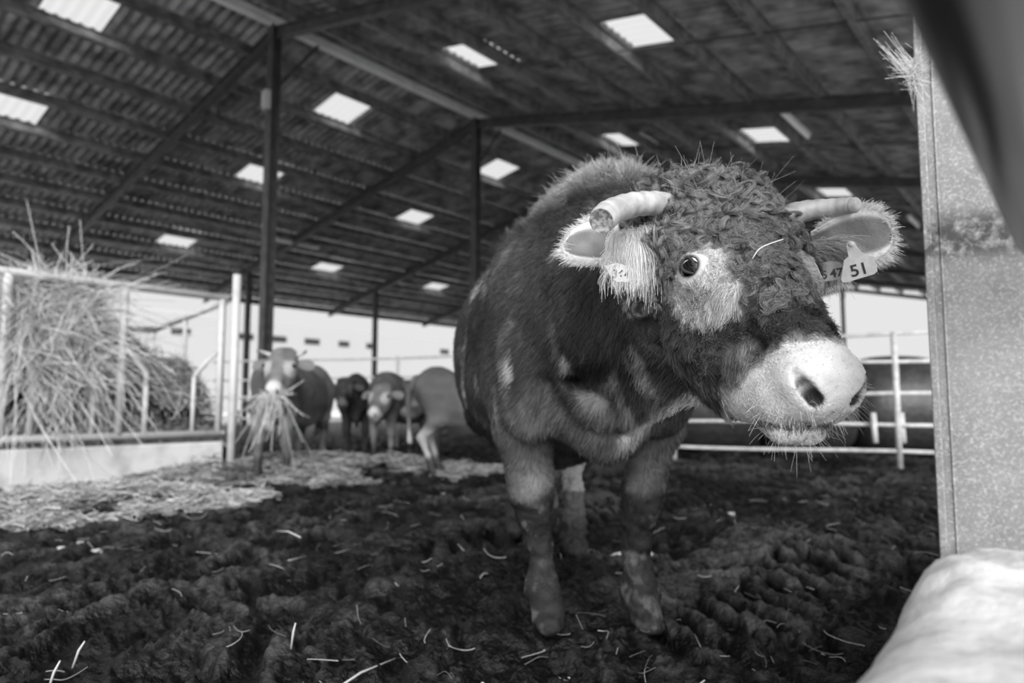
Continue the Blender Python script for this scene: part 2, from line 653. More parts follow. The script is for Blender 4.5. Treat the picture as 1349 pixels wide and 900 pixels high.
def corr(u):
    return 0.024 * math.cos(2 * math.pi * u / PITCH)


def sheet_mesh(name, u0, u1, s0, s1, side, m, lift=0.0):
    n = max(int(round((u1 - u0) / PITCH * 6)), 6)
    vs, fs = [], []
    for k in range(n + 1):
        uu = u0 + (u1 - u0) * k / n
        dz = corr(uu) + lift
        vs.append(B(side * s0, uu, roof_z(s0) + dz - 0.014))
        vs.append(B(side * (s1 + 0.06), uu, roof_z(s1 + 0.06) + dz + 0.014))
        if k:
            a = 2 * k
            fs.append((a - 2, a, a + 1, a - 1) if side > 0 else (a - 2, a - 1, a + 1, a))
    o = mesh_obj(name, vs, fs, m, smooth=True)
    return o


SKY = {}                                   # (side, row) -> list of (u0) of skylights, each 0.885 wide
rowsL = {1: 'near the ridge', 5: 'half way down', 10: 'near the eave'}
for side, rows in ((1, (1, 4, 8)), (-1, (2, 5))):
    for r in rows:
        for bay in range(BAY0, BAY0 + NBAY - 1):
            SKY[side, r, bay] = bay * 5 + 2.12 + 0.0 * r - (0.0 if side > 0 else 0.12)
nwin = 0
for side in (1, -1):
    for r in range(NROW if side > 0 else 11):
        s0 = 0.02 if r == 0 else 0.88 + (r - 1) * ROW; s1 = 0.88 + r * ROW
        for bay in range(BAY0, BAY0 + NBAY):
            ua, ub = bay * 5.0, bay * 5.0 + 5.0
            segs = [(ua, ub)]
            if (side, r, bay) in SKY:
                w0 = SKY[side, r, bay]
                segs = [(ua, w0), (w0 + 5 * PITCH, ub)]
                nwin += 1
                o = sheet_mesh('window_%d' % nwin, w0, w0 + 5 * PITCH, s0, s1, side, M_SKYLIGHT)
                side_w = 'left' if side > 0 else 'right'
                tag(o, 'clear roof panel in the %s slope, %s of row %d from the ridge' % (
                    side_w, ['nearest', 'second', 'third', 'fourth', 'fifth', 'sixth', 'seventh'][bay - BAY0], r + 1),
                    'skylight', 'clear roof panels', kind='structure')
            for (x0, x1) in segs:
                if x1 - x0 > 0.05:
                    keep(sheet_mesh('roof_sheet', x0, x1, s0, s1, side, M_SHEET), ceiling)
for side in (1, -1):
    for r in range(NROW if side > 0 else 11):
        s = 0.88 + r * ROW - 0.02
        a = B(side * s, -5, roof_z(s) - 0.15); b = B(side * s, 35, roof_z(s) - 0.15)
        v, f = beam_geo(a, b, 0.085, 0.20, up=(V * side * SLOPE + np.array([0, 0, 1])), flange=0.014)
        keep(mesh_obj('purlin', v, f, M_PURLIN), ceiling)
v, f = beam_geo(B(0, -5, RIDGE_Z - 0.13), B(0, 35, RIDGE_Z - 0.13), 0.14, 0.16, flange=0.02)
keep(mesh_obj('ridge_beam', v, f, M_RIDGE), ceiling)
v, f = merge([beam_geo(B(-0.12, -5, RIDGE_Z + 0.02), B(-0.12, 35, RIDGE_Z + 0.02), 0.3, 0.02, up=(-V * SLOPE + np.array([0, 0, 1]))),
              beam_geo(B(0.12, -5, RIDGE_Z + 0.02), B(0.12, 35, RIDGE_Z + 0.02), 0.3, 0.02, up=(V * SLOPE + np.array([0, 0, 1])))])
keep(mesh_obj('ridge_cap', v, f, M_SHEET), ceiling)

for bay in range(0, 4):
    for side, sa, sb in ((-1, 3.0, 9.5),):
        uu = bay * 5 + 2.6
        v, f = tube_geo([B(side * sa, uu, roof_z(sa) - 0.20), B(side * sb, uu, roof_z(sb) - 0.20)], 0.012, 6)
        keep(mesh_obj('sag_rod', v, f, M_STEEL), ceiling)

frame_words = ['frame whose ridge post stands behind the cow eating straw', 'frame whose ridge post rises behind the big cow',
               'third frame, ridge post hidden behind the hump', 'fourth frame', 'fifth frame', 'sixth frame', 'last frame at the open gable end']
for k in range(0, 8):
    u = k * 5.0
    fr = empty('steel_frame', B(0, u, 0))
    tag(fr, 'dark steel portal ' + frame_words[min(k, 6)] if k < 7 else 'dark steel portal frame beyond the open gable end', 'steel frame',
        'portal frames', kind='structure')
    for side in (1, -1):
        L = 12.6 if side > 0 else 11.9
        v, f = beam_geo(B(0, u, RIDGE_Z - 0.33), B(side * L, u, roof_z(L) - 0.33), 0.12, 0.20, flange=0.02)
        keep(mesh_obj('rafter', v, f, M_STEEL), fr)
    v, f = beam_geo(B(0, u, -0.1), B(0, u, RIDGE_Z - 0.2), 0.17, 0.17, up=tuple(U), flange=0.018)
    keep(mesh_obj('ridge_post', v, f, M_STEEL), fr)
    v, f = beam_geo(B(9.7, u, -0.1), B(9.7, u, roof_z(9.7) - 0.4), 0.14, 0.14, up=tuple(U), flange=0.015)
    keep(mesh_obj('eave_post', v, f, M_STEEL), fr)
    if k > 0:
        v, f = beam_geo(B(-10.16, u, -0.1), B(-10.16, u, roof_z(10.16) - 0.4), 0.14, 0.14, up=tuple(U), flange=0.015)
        keep(mesh_obj('eave_post', v, f, M_STEEL), fr)
    v, f = tube_geo([B(0, u + 0.08, RIDGE_Z - 1.25), B(0, u + 0.85, RIDGE_Z - 0.2)], 0.028, 8)
    keep(mesh_obj('brace', v, f, M_STEEL), fr)

# white box added for a gleam of light on the first ridge post, and roof lamps (off)
v, f = merge([box_geo(B(-0.02, -0.13, 5.75), (V, U, np.array([0, 0, 1.0])), (0.07, 0.04, 0.16)),
              box_geo(B(-0.02, -0.18, 5.75), (V, U, np.array([0, 0, 1.0])), (0.05, 0.012, 0.12))])
tag(mesh_obj('gleam_box', v, f, M_OUTWALL), 'small white box added for a gleam of light high on the nearest ridge post', 'gleam box')
M_LAMPC = mat('lamp_diffuser', 0.75, 0.4)
for lab, s, u0, zoff in (('long pale strip lamp hung under the left roof slope', 7.32, 4.5, 0.30),
                         ('long pale strip lamp hung under the right roof slope beside the rafter', -6.7, 5.05, 0.36),
                         ('long pale strip lamp far back under the right slope', -7.0, 13.6, 0.30)):
    z = roof_z(abs(s)) - zoff
    lamp = empty('strip_lamp', B(s, u0, z))
    tag(lamp, lab, 'lamp', 'strip lamps')
    v, f = box_geo(B(s, u0 + 0.7, z), (U, V, np.array([0, 0, 1.0])), (0.7, 0.05, 0.03))
    keep(mesh_obj('housing', v, f, M_GALV), lamp)
    v, f = tube_geo([B(s, u0 + 0.02, z - 0.045), B(s, u0 + 1.38, z - 0.045)], 0.035, 10)
    keep(mesh_obj('diffuser', v, f, M_LAMPC), lamp)

# ---- neighbour building seen through the far side, with dark slots under its eave
bd = empty('farm_building', B(34, 20, 0))
tag(bd, 'long white farm building far beyond the open side with dark vent slots', 'building')
v, f = box_geo(B(36, 20, 3.0), (U, V, np.array([0, 0, 1.0])), (70, 2, 3.2))
keep(mesh_obj('wall', v, f, M_OUTWALL), bd)
for px, w in ((322, 17), (365, 19), (410, 18), (452, 13), (487, 10), (585, 12), (236, 20), (190, 20)):
    # slots set into the wall face
    a = (px - 674.5) / 903
    d0 = (34 - ((0 - RIDGE0[0]) * V[0] + (0 - RIDGE0[1]) * V[1])) / (a * V[0] + V[1])
    P = np.array([a * d0, d0, 5.15])
    v, f = box_geo(P - V * 0.02, (U, V, np.array([0, 0, 1.0])), (w / 903 * d0 * 0.62, 0.05, 0.20))
    keep(mesh_obj('vent_slot', v, f, M_SLOT), bd)


# =================================================================== FENCES, FEEDER, POST
def rail_fence(name, a, b, heights, posts, label, group=None, r=0.022, m=M_GALV):
    """tubular barrier from a to b (xy); rails at heights; upright tubes at fractions"""
    a = np.array(a, float); b = np.array(b, float)
    e = empty(name, (a[0], a[1], 0))
    tag(e, label, 'fence', group)
    for h in heights:
        p = [np.array([*(a + (b - a) * t), h + 0.012 * math.sin(7 * t + h * 9)]) for t in np.linspace(0, 1, 9)]
        v, f = tube_geo(p, r, 10)
        keep(mesh_obj('rail', v, f, m, smooth=True), e)
    for t in posts:
        q = a + (b - a) * t
        v, f = tube_geo([(q[0], q[1], -0.05), (q[0], q[1], heights[-1] + 0.02)], r * 1.5, 10)
        keep(mesh_obj('upright', v, f, m, smooth=True), e)
    return e


fa = ray_at(780, 600, 8.9)[:2]; fb = ray_at(1250, 600, 7.2)[:2]
fe = rail_fence('rail_fence', fa, fb, (0.20, 0.50, 0.82, 1.18, 1.47), (0.27, 0.885),
                'pale tubular five-rail fence behind the big cow, in front of the black bales', 'tubular fences')
for px in (1153, 1190):
    q0 = ray_at(px, 575, 7.4)
    v, f = tube_geo([(q0[0], q0[1], 0.30), (q0[0], q0[1] + 0.02, 0.62)], 0.03, 8)
    keep(mesh_obj('latch_tube', v, f, M_GALV, smooth=True), fe)
rail_fence('rail_fence', (-5.4, 12.4), (0.0, 10.3), (0.45, 0.80, 1.12, 1.44), (0.02, 0.34, 0.66, 0.98),
           'grey tubular fence behind the herd, by the open far side', 'tubular fences', r=0.018)

# wrapped bales beyond the right fence
for i in range(4):
    c = np.array([3.0 + 1.25 * i, 10.3 - 0.225 * i, 0.68])
    d = np.array([1.0, -0.18, 0]); d /= np.linalg.norm(d)
    ts = np.linspace(-0.60, 0.60, 9)
    pts = [c + d * t for t in ts]
    rs = [0.60, 0.67, 0.70, 0.71, 0.715, 0.71, 0.70, 0.67, 0.60]
    v, f = tube_geo(pts, rs, 28)
    o = mesh_obj('wrapped_bale', v, f, M_PLASTICWRAP, smooth=True)
    tag(o, ['black wrapped round bale behind the fence, hidden mostly by the cow head',
            'black wrapped round bale behind the fence, under the muzzle',
            'black wrapped round bale seen through the fence right of the muzzle',
            'black wrapped round bale behind the fence and the steel post'][i], 'bale', 'wrapped bales beyond the fence')


def feeder():
    A = np.array([-4.16, 5.66]); Bq = np.array([-2.86, 6.85])
    d = (Bq - A) / np.linalg.norm(Bq - A)
    n = np.array([-d[1], d[0]])
    X = np.array([d[0], d[1], 0]); Y = np.array([n[0], n[1], 0]); Z = np.array([0, 0, 1.0])
    O = np.array([Bq[0], Bq[1], 0])
    fd = empty('hay_feeder', O)
    tag(fd, 'pale tubular hay feeder on a low concrete trough, heaped with hay', 'feeder')
    L, W = 4.2, 2.5
    P = lambda x, y, z: O - X * x + Y * y + Z * z      # x runs back along the front from the corner
    put = lambda nm, g, m: keep(mesh_obj(nm, g[0], g[1], m, smooth=(m is M_WHITEPIPE)), fd)
    o = put('trough_wall', box_geo(P(L / 2, 0.06, 0.13), (X, Y, Z), (L / 2, 0.07, 0.22)), M_TROUGH)
    bv = o.modifiers.new('bevel', 'BEVEL'); bv.width = 0.02; bv.segments = 2
    o = put('trough_wall', box_geo(P(0.07, W / 2, 0.15), (X, Y, Z), (0.07, W / 2 - 0.14, 0.20)), M_TROUGH)
    o = put('trough_wall', box_geo(P(L / 2, W - 0.06, 0.15), (X, Y, Z), (L / 2, 0.07, 0.20)), M_TROUGH)
    # corner post and its chain
    put('corner_post', tube_geo([P(-0.06, -0.05, -0.02), P(-0.06, -0.05, 2.02)], 0.040, 14), M_WHITEPIPE)
    # rails
    put('top_rail', tube_geo([P(0, 0, 1.78), P(L, 0, 1.88)], 0.036, 12), M_WHITEPIPE)
    put('bottom_rail', tube_geo([P(0, 0, 0.43), P(L, 0, 0.43)], 0.036, 12), M_WHITEPIPE)
    put('bottom_rail', tube_geo([P(0, W, 0.5), P(L, W, 0.5)], 0.03, 12), M_WHITEPIPE)
    put('top_rail', tube_geo([P(0.02, 0, 1.74), P(0.02, W, 1.64)], 0.03, 12), M_WHITEPIPE)
    put('top_rail', tube_geo([P(0.02, W, 1.64), P(L, W, 1.68)], 0.03, 12), M_WHITEPIPE)
    for y in (1.25, W):
        put('upright', tube_geo([P(0.02, y, 0.35), P(0.02, y, 1.66)], 0.025, 10), M_WHITEPIPE)
    put('upright', tube_geo([P(0.06, 0.0, 0.43), P(0.06, 0, 1.78)], 0.030, 10), M_WHITEPIPE)
    put('upright', tube_geo([P(-0.0, 0.12, 0.43), P(-0.0, 0.12, 1.74)], 0.022, 10), M_WHITEPIPE)
    # feed barrier bays: main upright, two slanted arms, two short uprights
    for xm in (0.93, 1.80, 2.67, 3.54):
        put('upright', tube_geo([P(xm, 0, 0.43), P(xm, 0, 1.80)], 0.036, 12), M_WHITEPIPE)
        for sg in (-1, 1):
            a = P(xm, 0, 1.26); b = P(xm + sg * 0.21, 0, 1.0 + (0.07 if sg > 0 else 0))
            put('slanted_arm', tube_geo([a, (a + b) / 2 + Z * 0.01, b, b - Z * 0.12], 0.025, 10), M_WHITEPIPE)
            put('short_upright', tube_geo([b - Z * 0.1, P(xm + sg * 0.21, 0, 0.43)], 0.025, 10), M_WHITEPIPE)
    a = P(0.08, 0, 1.24); b = P(0.30, 0, 0.98)
    put('slanted_arm', tube_geo([a, (a + b) / 2 + Z * 0.02, b], 0.022, 10), M_WHITEPIPE)
    put('short_upright', tube_geo([b, P(0.30, 0, 0.43)], 0.020, 10), M_WHITEPIPE)
    # chain on the corner post
    ch = []
    for i in range(9):
        c = P(-0.13, -0.03, 0.62 - i * 0.06)
        aa = X if i % 2 else Y
        ring = [c + aa * 0.018 * math.cos(t) + Z * 0.034 * math.sin(t) for t in np.linspace(0, 2 * math.pi, 9)]
        ch.append(tube_geo(ring, 0.006, 6, cap=False))
    put('chain', merge(ch), M_STEEL)
    return P, X, Y, Z


FP, FX, FY, FZ = feeder()


def straw_strands(P, N, Lr, lift, rng, K=5, bend=0.3):
    """straws lying across a surface; P,N roots and normals"""
    n = len(P)
    d = tang(rng.normal(size=(n, 3)), N) + N * (rng.random((n, 1)) * lift)
    d /= np.linalg.norm(d, axis=1, keepdims=True)
    L = (Lr[0] + (Lr[1] - Lr[0]) * rng.random((n, 1)) ** 1.5)
    bnd = rng.normal(size=(n, 3)) * bend * L
    t = np.linspace(-0.5, 0.5, K)[None, :, None]
    return P[:, None, :] + d[:, None, :] * (L[:, None, :] * t) + bnd[:, None, :] * (t ** 2 - 0.12) + N[:, None, :] * 0.012


def hay_heap():
    rng = np.random.default_rng(5)
    nx, ny = 110, 50
    xs = np.linspace(0.02, 4.15, nx); ys = np.linspace(0.03, 2.42, ny)
    X, Y = np.meshgrid(xs, ys, indexing='ij')
    top = 0.42 + 0.62 * sstep(-0.05, 0.3, X) + 0.30 * sstep(0.4, 0.9, X) + 0.22 * sstep(0.9, 1.05, X) + 0.26 * sstep(1.03, 1.16, X) - 0.32 * sstep(1.66, 1.85, X)
    edge = sstep(-0.12, 0.30, np.minimum(Y, 2.45 - Y)) * 0.8 + 0.2
    q = np.stack([X * 3, Y * 3], -1)
    Zt = 0.40 + (top - 0.40) * edge + fbm(q, 4, 61) * 0.07
    Vt = []
    for i in range(nx):
        for j in range(ny):
            Vt.append(FP(xs[i], ys[j], Zt[i, j]))
    Vt = np.array(Vt)
    i, j = np.meshgrid(np.arange(nx - 1), np.arange(ny - 1), indexing='ij')
    a = (i * ny + j).ravel()
    Q = np.stack([a, a + ny, a + ny + 1, a + 1], 1)
    N = vnormals(Vt, Q)
    if N[:, 2].mean() < 0:
        Q = Q[:, ::-1]; N = -N
    # skirt on the front side
    low = Vt[::ny].copy(); low[:, 2] = 0.36
    base = len(Vt)
    V2 = np.concatenate([Vt, low])
    ii = np.arange(nx - 1)
    Qs = np.stack([ii * ny, (ii + 1) * ny, base + ii + 1, base + ii], 1)
    e0 = Vt[:ny].copy(); e0[:, 2] = 0.36
    b2 = len(V2); V2 = np.concatenate([V2, e0]); jj = np.arange(ny - 1)
    Qe = np.stack([jj, jj + 1, b2 + jj + 1, b2 + jj], 1)
    Qall = np.concatenate([Q, Qs[:, ::-1], Qe])
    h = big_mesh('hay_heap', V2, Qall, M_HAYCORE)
    tag(h, 'tall loose heap of pale hay filling the feeder', 'hay', kind='stuff')
    N2 = vnormals(V2, Qall)
    P, Nn = scatter(V2, Qall, N2, 26000, rng=rng)
    out = np.where(((P - FP(0, 1.2, 0)) @ (-FY))[:, None] > 1.1, -FY[None], Nn)
    S = straw_strands(P, Nn, (0.06, 0.36), 0.8, rng, 6, 1.1)
    S[:, :, 2] -= 0.12 * np.linspace(-0.5, 0.5, 6)[None] ** 2
    S = S + FY[None, None] * 0.07
    c = 0.09 + 0.52 * rng.random(len(P)) ** 1.5
    strands('hay_stalks', S, 0.0036, 0.0026, c, M_STRAW, h)
    # wisps hanging over the peak and down the front
    n = 3000
    px = 1.1 + rng.random(n) * 0.7; zz = 0.9 + rng.random(n) * 0.88
    R = np.array([FP(px[i], 0.05 + 0.06 * rng.random(), zz[i]) for i in range(n)])
    t = np.linspace(0, 1, 6)[None, :, None]
    L = (0.12 + 0.35 * rng.random((n, 1, 1)))
    d0 = rng.normal(size=(n, 1, 3)) * 0.75 + np.array([0, 0, -0.2]) + FY * 0.10
    S = R[:, None] + d0 * L * t + (np.array([0, 0, -0.4]) + rng.normal(size=(n, 1, 3)) * 0.5) * L * t ** 2
    strands('hay_wisps', S, 0.0032, 0.0022, 0.25 + 0.42 * rng.random(n), M_STRAW, h)
    n = 170
    R = np.array([FP(1.12 + rng.random() * 0.55, 0.1 + rng.random() * 0.5, 1.72 + rng.random() * 0.12) for _ in range(n)])
    d0 = rng.normal(size=(n, 1, 3)) * 0.5 + np.array([0, 0, 0.7])
    S = R[:, None] + d0 * (0.03 + 0.11 * rng.random((n, 1, 1))) * t + rng.normal(size=(n, 1, 3)) * 0.05 * t ** 2
    strands('hay_tips', S, 0.005, 0.003, 0.3 + 0.4 * rng.random(n), M_STRAW, h)


hay_heap()


def ground_straw(name, cx, cy, rx, ry, n, label, col=(0.14, 0.62), L=(0.05, 0.3), rot=0.0, rr=0.0032, pile=0.0, seed=1):
    rng = np.random.default_rng(seed)
    r = np.sqrt(rng.random(n)) ** 0.9; th = rng.random(n) * 2 * math.pi
    x = r * np.cos(th) * rx; y = r * np.sin(th) * ry
    c, s = math.cos(rot), math.sin(rot)
    X = cx + x * c - y * s; Y = cy + x * s + y * c
    k = fbm(np.stack([X * 2.2, Y * 2.2], -1), 3, seed + 70) > -0.25
    X, Y, r = X[k], Y[k], r[k]
    Zh = mud_height(X, Y) * (0.25 + 0.75 * sstep(22, 9, np.hypot(X, Y))) + 0.006 + pile * (1 - r ** 2) * rng.random(len(X))
    P = np.stack([X, Y, Zh], 1); N = np.tile([0, 0, 1.0], (len(X), 1))
    S = straw_strands(P, N, L, 0.35, rng, 5, 0.45)
    S[:, :, 2] = np.maximum(S[:, :, 2], Zh[:, None] + 0.002)
    o = strands(name, S, rr, rr * 0.7, col[0] + (col[1] - col[0]) * rng.random(len(X)) ** 1.4, M_STRAW)
    tag(o, label, 'straw', kind='stuff')
    return o


ground_straw('loose_straw', -3.05, 4.75, 1.35, 0.62, 9000, 'pale loose straw strewn on the mud before the feeder trough', rot=0.55, pile=0.10, seed=2)
ground_straw('loose_straw', -1.9, 7.0, 1.9, 0.85, 12000, 'straw bedding spread under the cows between feeder and herd', rot=0.25, pile=0.14, col=(0.10, 0.42), seed=3, rr=0.0045)
ground_straw('straw_litter', 0.2, 3.0, 4.5, 2.6, 800, 'single straws and stalks scattered over the dark mud', col=(0.08, 0.45), L=(0.03, 0.16), rr=0.0016, seed=4)
ground_straw('straw_litter', 0.3, 1.75, 1.6, 0.7, 240, 'thin stalks lying on the clods at the cow feet', col=(0.10, 0.5), L=(0.02, 0.12), rr=0.0011, seed=6)
ground_straw('loose_straw', -2.75, 6.15, 0.55, 0.3, 2500, 'dark soiled straw heaped against the trough corner', rot=0.7, pile=0.22, col=(0.04, 0.2), seed=8, rr=0.004)

# a few bigger stalks that show one by one
for i, (p0, p1, D, lab) in enumerate((((65, 865), (82, 822), 1.86, 'pale stalk standing out of the mud low on the left'),
                                      ((98, 835), (114, 800), 2.0, 'long pale stalk leaning in the mud, right of the lowest one'),
                                      ((384, 832), (390, 798), 2.05, 'short upright stalk in the mud left of the cow'),
                                      ((425, 860), (500, 840), 1.85, 'long stalk lying flat on the mud in front'),
                                      ((365, 682), (413, 712), 3.3, 'curved pale stalk on the mud before the straw bedding'),
                                      ((355, 725), (383, 708), 3.1, 'straight pale stalk lying just below the curved stalk'),
                                      ((905, 893), (928, 862), 1.75, 'thin stalk on the mud under the big cow head'))):
    a = ray_at(*p0, D); b = ray_at(*p1, D)
    ha = float(mud_height(np.array([a[0]]), np.array([a[1]]))[0])
    dz = ha + 0.01 - min(a[2], b[2])
    a[2] += dz; b[2] += dz
    if i in (3, 4, 5):
        b[2] = a[2] + 0.01; b[1] += 0.25 if p1[1] < p0[1] else -0.2
    mid = (a + b) / 2 + np.array([0.0, 0.0, 0.012])
    v, f = tube_geo([a, mid, b], [0.003, 0.0035, 0.002], 6)
    o = mesh_obj('straw_stalk', v, f, mat('stalk_%s' % 'abcdefg'[i], 0.5, 0.6), smooth=True)
    tag(o, lab, 'straw', 'single stalks on the mud')


# ---- near wall, steel post and gate rail at the right
def near_wall():
    n = 240; m = 26
    prof = []
    for k in range(m):
        t = k / (m - 1)
        # from the bottom of the barn side, up, over the rounded edge and across the top
        if t < 0.35:
            prof.append((0.0, -0.12 + (0.42 + 0.12) * t / 0.35))
        elif t < 0.62:
            a = (t - 0.35) / 0.27 * math.pi / 2
            prof.append((0.085 - 0.085 * math.cos(a), 0.42 + 0.085 * math.sin(a)))
        else:
            prof.append((0.085 + (t - 0.62) / 0.38 * 0.24, 0.505))
    prof.append((0.33, 0.45)); prof.append((0.33, -0.1))
    us = np.concatenate([np.linspace(-7.2, -4.6, 260), np.linspace(-4.55, 22, 60)])
    vs = []
    for u in us:
        for (ds, z) in prof:
            p = B(-10.063 - ds, u, z + 0.018)
            vs.append(p)
    vs = np.array(vs)
    k = len(prof)
    N = fbm(vs * 12, 4, 90)[:, None] * np.array([[0.3 * V[0], 0.3 * V[1], 1]]) * 0.004
    # mortar haunch piled against the post foot
    d = np.linalg.norm((vs[:, :2] - B(-10.19, -4.93)[:2]) * 1.0, axis=1)
    N[:, 2] += 0.036 * sstep(0.22, 0.03, d) * (vs[:, 2] > 0.3) * (1 + 0.35 * fbm(vs * 26, 3, 95))
    vs = vs + N
    i, j = np.meshgrid(np.arange(len(us) - 1), np.arange(k - 1), indexing='ij')
    a = (i * k + j).ravel()
    Q = np.stack([a, a + k, a + k + 1, a + 1], 1)
    o = big_mesh('low_wall', vs, Q, M_KERB)
    tag(o, 'low rounded pale concrete wall along the barn edge in the near corner', 'wall', kind='structure')


near_wall()
post = empty('steel_post', B(-10.18, -4.93, 0.5))
tag(post, 'rusty galvanised steel post rising from the low wall at the right', 'post', kind='structure')
Zv = np.array([0, 0, 1.0])
pc = np.array([0.61, 1.0, 0]) - V * 0.10
geo = merge([box_geo(pc + U * 0.004 + Zv * 3.0, (V, U, Zv), (0.100, 0.004, 2.55)),
             box_geo(pc + U * 0.146 + Zv * 3.0, (V, U, Zv), (0.100, 0.004, 2.55)),
             box_geo(pc + U * 0.075 + Zv * 3.0, (V, U, Zv), (0.004, 0.067, 2.55))])
o = mesh_obj('h_beam', geo[0], geo[1], M_POST)
bv = o.modifiers.new('bevel', 'BEVEL'); bv.width = 0.0025; bv.segments = 2
keep(o, post)
# rolled lip down the left edge of the face
lip = box_geo(pc + V * 0.094 - U * 0.003 + Zv * 3.0, (V, U, Zv), (0.005, 0.003, 2.5))
lip2 = box_geo(pc + V * 0.078 - U * 0.001 + Zv * 3.0, (V, U, Zv), (0.0018, 0.0015, 2.5))
g = merge([lip, lip2]); o = mesh_obj('edge_lip', g[0], g[1], M_POST); bv = o.modifiers.new('bevel', 'BEVEL'); bv.width = 0.0015; keep(o, post)

gr = empty('gate_rail', (0.24, 0.34, 0.95))
tag(gr, 'thick round steel rail running from the post past the camera', 'rail')
a = np.array([0.249, 0.34, 0.955])
g = tube_geo([a - U * 1.2, a + U * 0.2, a + U * 0.62, a + U * 0.66, a + U * 0.675], [0.034, 0.034, 0.034, 0.032, 0.018], 40)
keep(mesh_obj('tube', g[0], g[1], M_CHROME, smooth=True), gr)

# tuft of hair caught on the post edge
rng = np.random.default_rng(31)
n = 420
root = ray_at(1206, 96, 1.0)
R = root + rng.normal(size=(n, 3)) * np.array([0.003, 0.003, 0.010])
d0 = np.array([-0.75, -0.15, -0.15]) + np.repeat(rng.normal(size=(14, 3)) * 0.35, 30, 0)[:n] + rng.normal(size=(n, 3)) * 0.15
t = np.linspace(0, 1, 7)[None, :, None]
L = 0.008 + 0.020 * rng.random((n, 1, 1)) ** 1.3
S = R[:, None] + d0[:, None] * L * t + np.repeat(rng.normal(size=(14, 1, 3)) * 0.9, 30, 0)[:n] * L * t ** 2 + rng.normal(size=(n, 1, 3)) * L * 0.2 * t ** 2
tag(strands('hair_tuft', S, 0.00030, 0.00018, 0.5 + 0.3 * rng.random(n), M_FUR), 'tuft of pale hair caught on the left edge of the post', 'hair', kind='stuff')


# =================================================================== CATTLE
def unit(v):
    v = np.asarray(v, float)
    return v / np.linalg.norm(v)


class Frame:
    """head frame: w to the animal's left, f down the face, n out of the forehead"""
    def __init__(self, O, W, F, s=1.0):
        self.O = np.asarray(O, float)
        W = unit(W); F = np.asarray(F, float); F = unit(F - W * (F @ W))
        self.W, self.F = W, F
        N = np.cross(F, W)
        self.N = N
        self.s = s
        self.R = np.stack([W, F, N])

    def p(self, w, f, n):
        return self.O + (self.W * w + self.F * f + self.N * n) * self.s

    def loc(self, P):
        return (np.asarray(P) - self.O) @ self.R.T / self.s


def head_prims(fld, h, detail=True, crown=False):
    s = h.s
    E = lambda c, r, k=0.04, sub=False, ax=None: fld.ell(h.p(*c), np.array(r) * s, h.R if ax is None else ax, k * s, sub)
    C = lambda a, b, ra, rb, k=0.04, sub=False, e=None, q=1.0: fld.cap(h.p(*a), h.p(*b), ra * s, rb * s, k * s, sub, e, q)
    # skull, poll and forehead
    E((0, -0.10, -0.090), (0.142, 0.160, 0.086), 0.05)
    E((0, -0.215, -0.105), (0.135, 0.065, 0.075), 0.05)
    if crown:
        E((0.005, -0.235, -0.075), (0.120, 0.070, 0.075), 0.05)
    E((0, -0.02, -0.095), (0.130, 0.13, 0.085), 0.05)
    # bridge of the nose
    C((0, 0.02, -0.085), (0, 0.265, -0.072), 0.088, 0.066, 0.05, e=h.N, q=0.92)
    # cheeks and jaw
    for sg in (-1, 1):
        E((sg * 0.090, 0.00, -0.155), (0.058, 0.140, 0.108), 0.05)
        C((sg * 0.055, 0.045, -0.225), (sg * 0.04, 0.23, -0.170), 0.066, 0.045, 0.05)
        E((sg * 0.038, 0.135, -0.230), (0.046, 0.100, 0.052), 0.05)
        # brow and eye bulge
        E((sg * 0.124, -0.010, -0.066), (0.032, 0.048, 0.036), 0.035)
    C((0, 0.05, -0.20), (0, 0.24, -0.150), 0.085, 0.060, 0.05)
    # muzzle
    E((0, 0.272, -0.088), (0.074, 0.062, 0.056), 0.035)
    for sg in (-1, 1):
        E((sg * 0.044, 0.290, -0.076), (0.037, 0.044, 0.042), 0.025)      # nostril wings
        E((sg * 0.052, 0.264, -0.138), (0.036, 0.060, 0.042), 0.025)      # lip flews
    E((0, 0.308, -0.104), (0.062, 0.036, 0.044), 0.025)
    # chin and lower lip
    for sg in (-1, 1):
        E((sg * 0.021, 0.294, -0.181), (0.042, 0.044, 0.033), 0.010)
    E((0, 0.238, -0.188), (0.060, 0.080, 0.040), 0.03)
    if detail:
        for sg in (-1, 1):
            # mouth groove running back from the front of the lips
            C((sg * 0.0, 0.343, -0.141), (sg * 0.045, 0.322, -0.158), 0.0025, 0.0028, 0.006, True)
            C((sg * 0.045, 0.322, -0.158), (sg * 0.088, 0.275, -0.190), 0.0028, 0.0025, 0.006, True)
            # nostril: comma shaped, opening outwards
            fld.chain([h.p(sg * 0.040, 0.333, -0.072), h.p(sg * 0.060, 0.322, -0.058), h.p(sg * 0.074, 0.305, -0.046), h.p(sg * 0.078, 0.280, -0.038)],
                      [0.0125 * s, 0.0125 * s, 0.009 * s, 0.0045 * s], k=0.008 * s, sub=True)
            # eye opening
            E((sg * 0.160, -0.004, -0.050), (0.026, 0.022, 0.018), 0.008, True)
        C((0, 0.345, -0.125), (0, 0.343, -0.095), 0.003, 0.003, 0.01, True)
        C((0, 0.338, -0.176), (0, 0.315, -0.210), 0.003, 0.002, 0.010, True)


def horn_geo(pts, rs, n=22):
    return tube_geo(pts, rs, n)


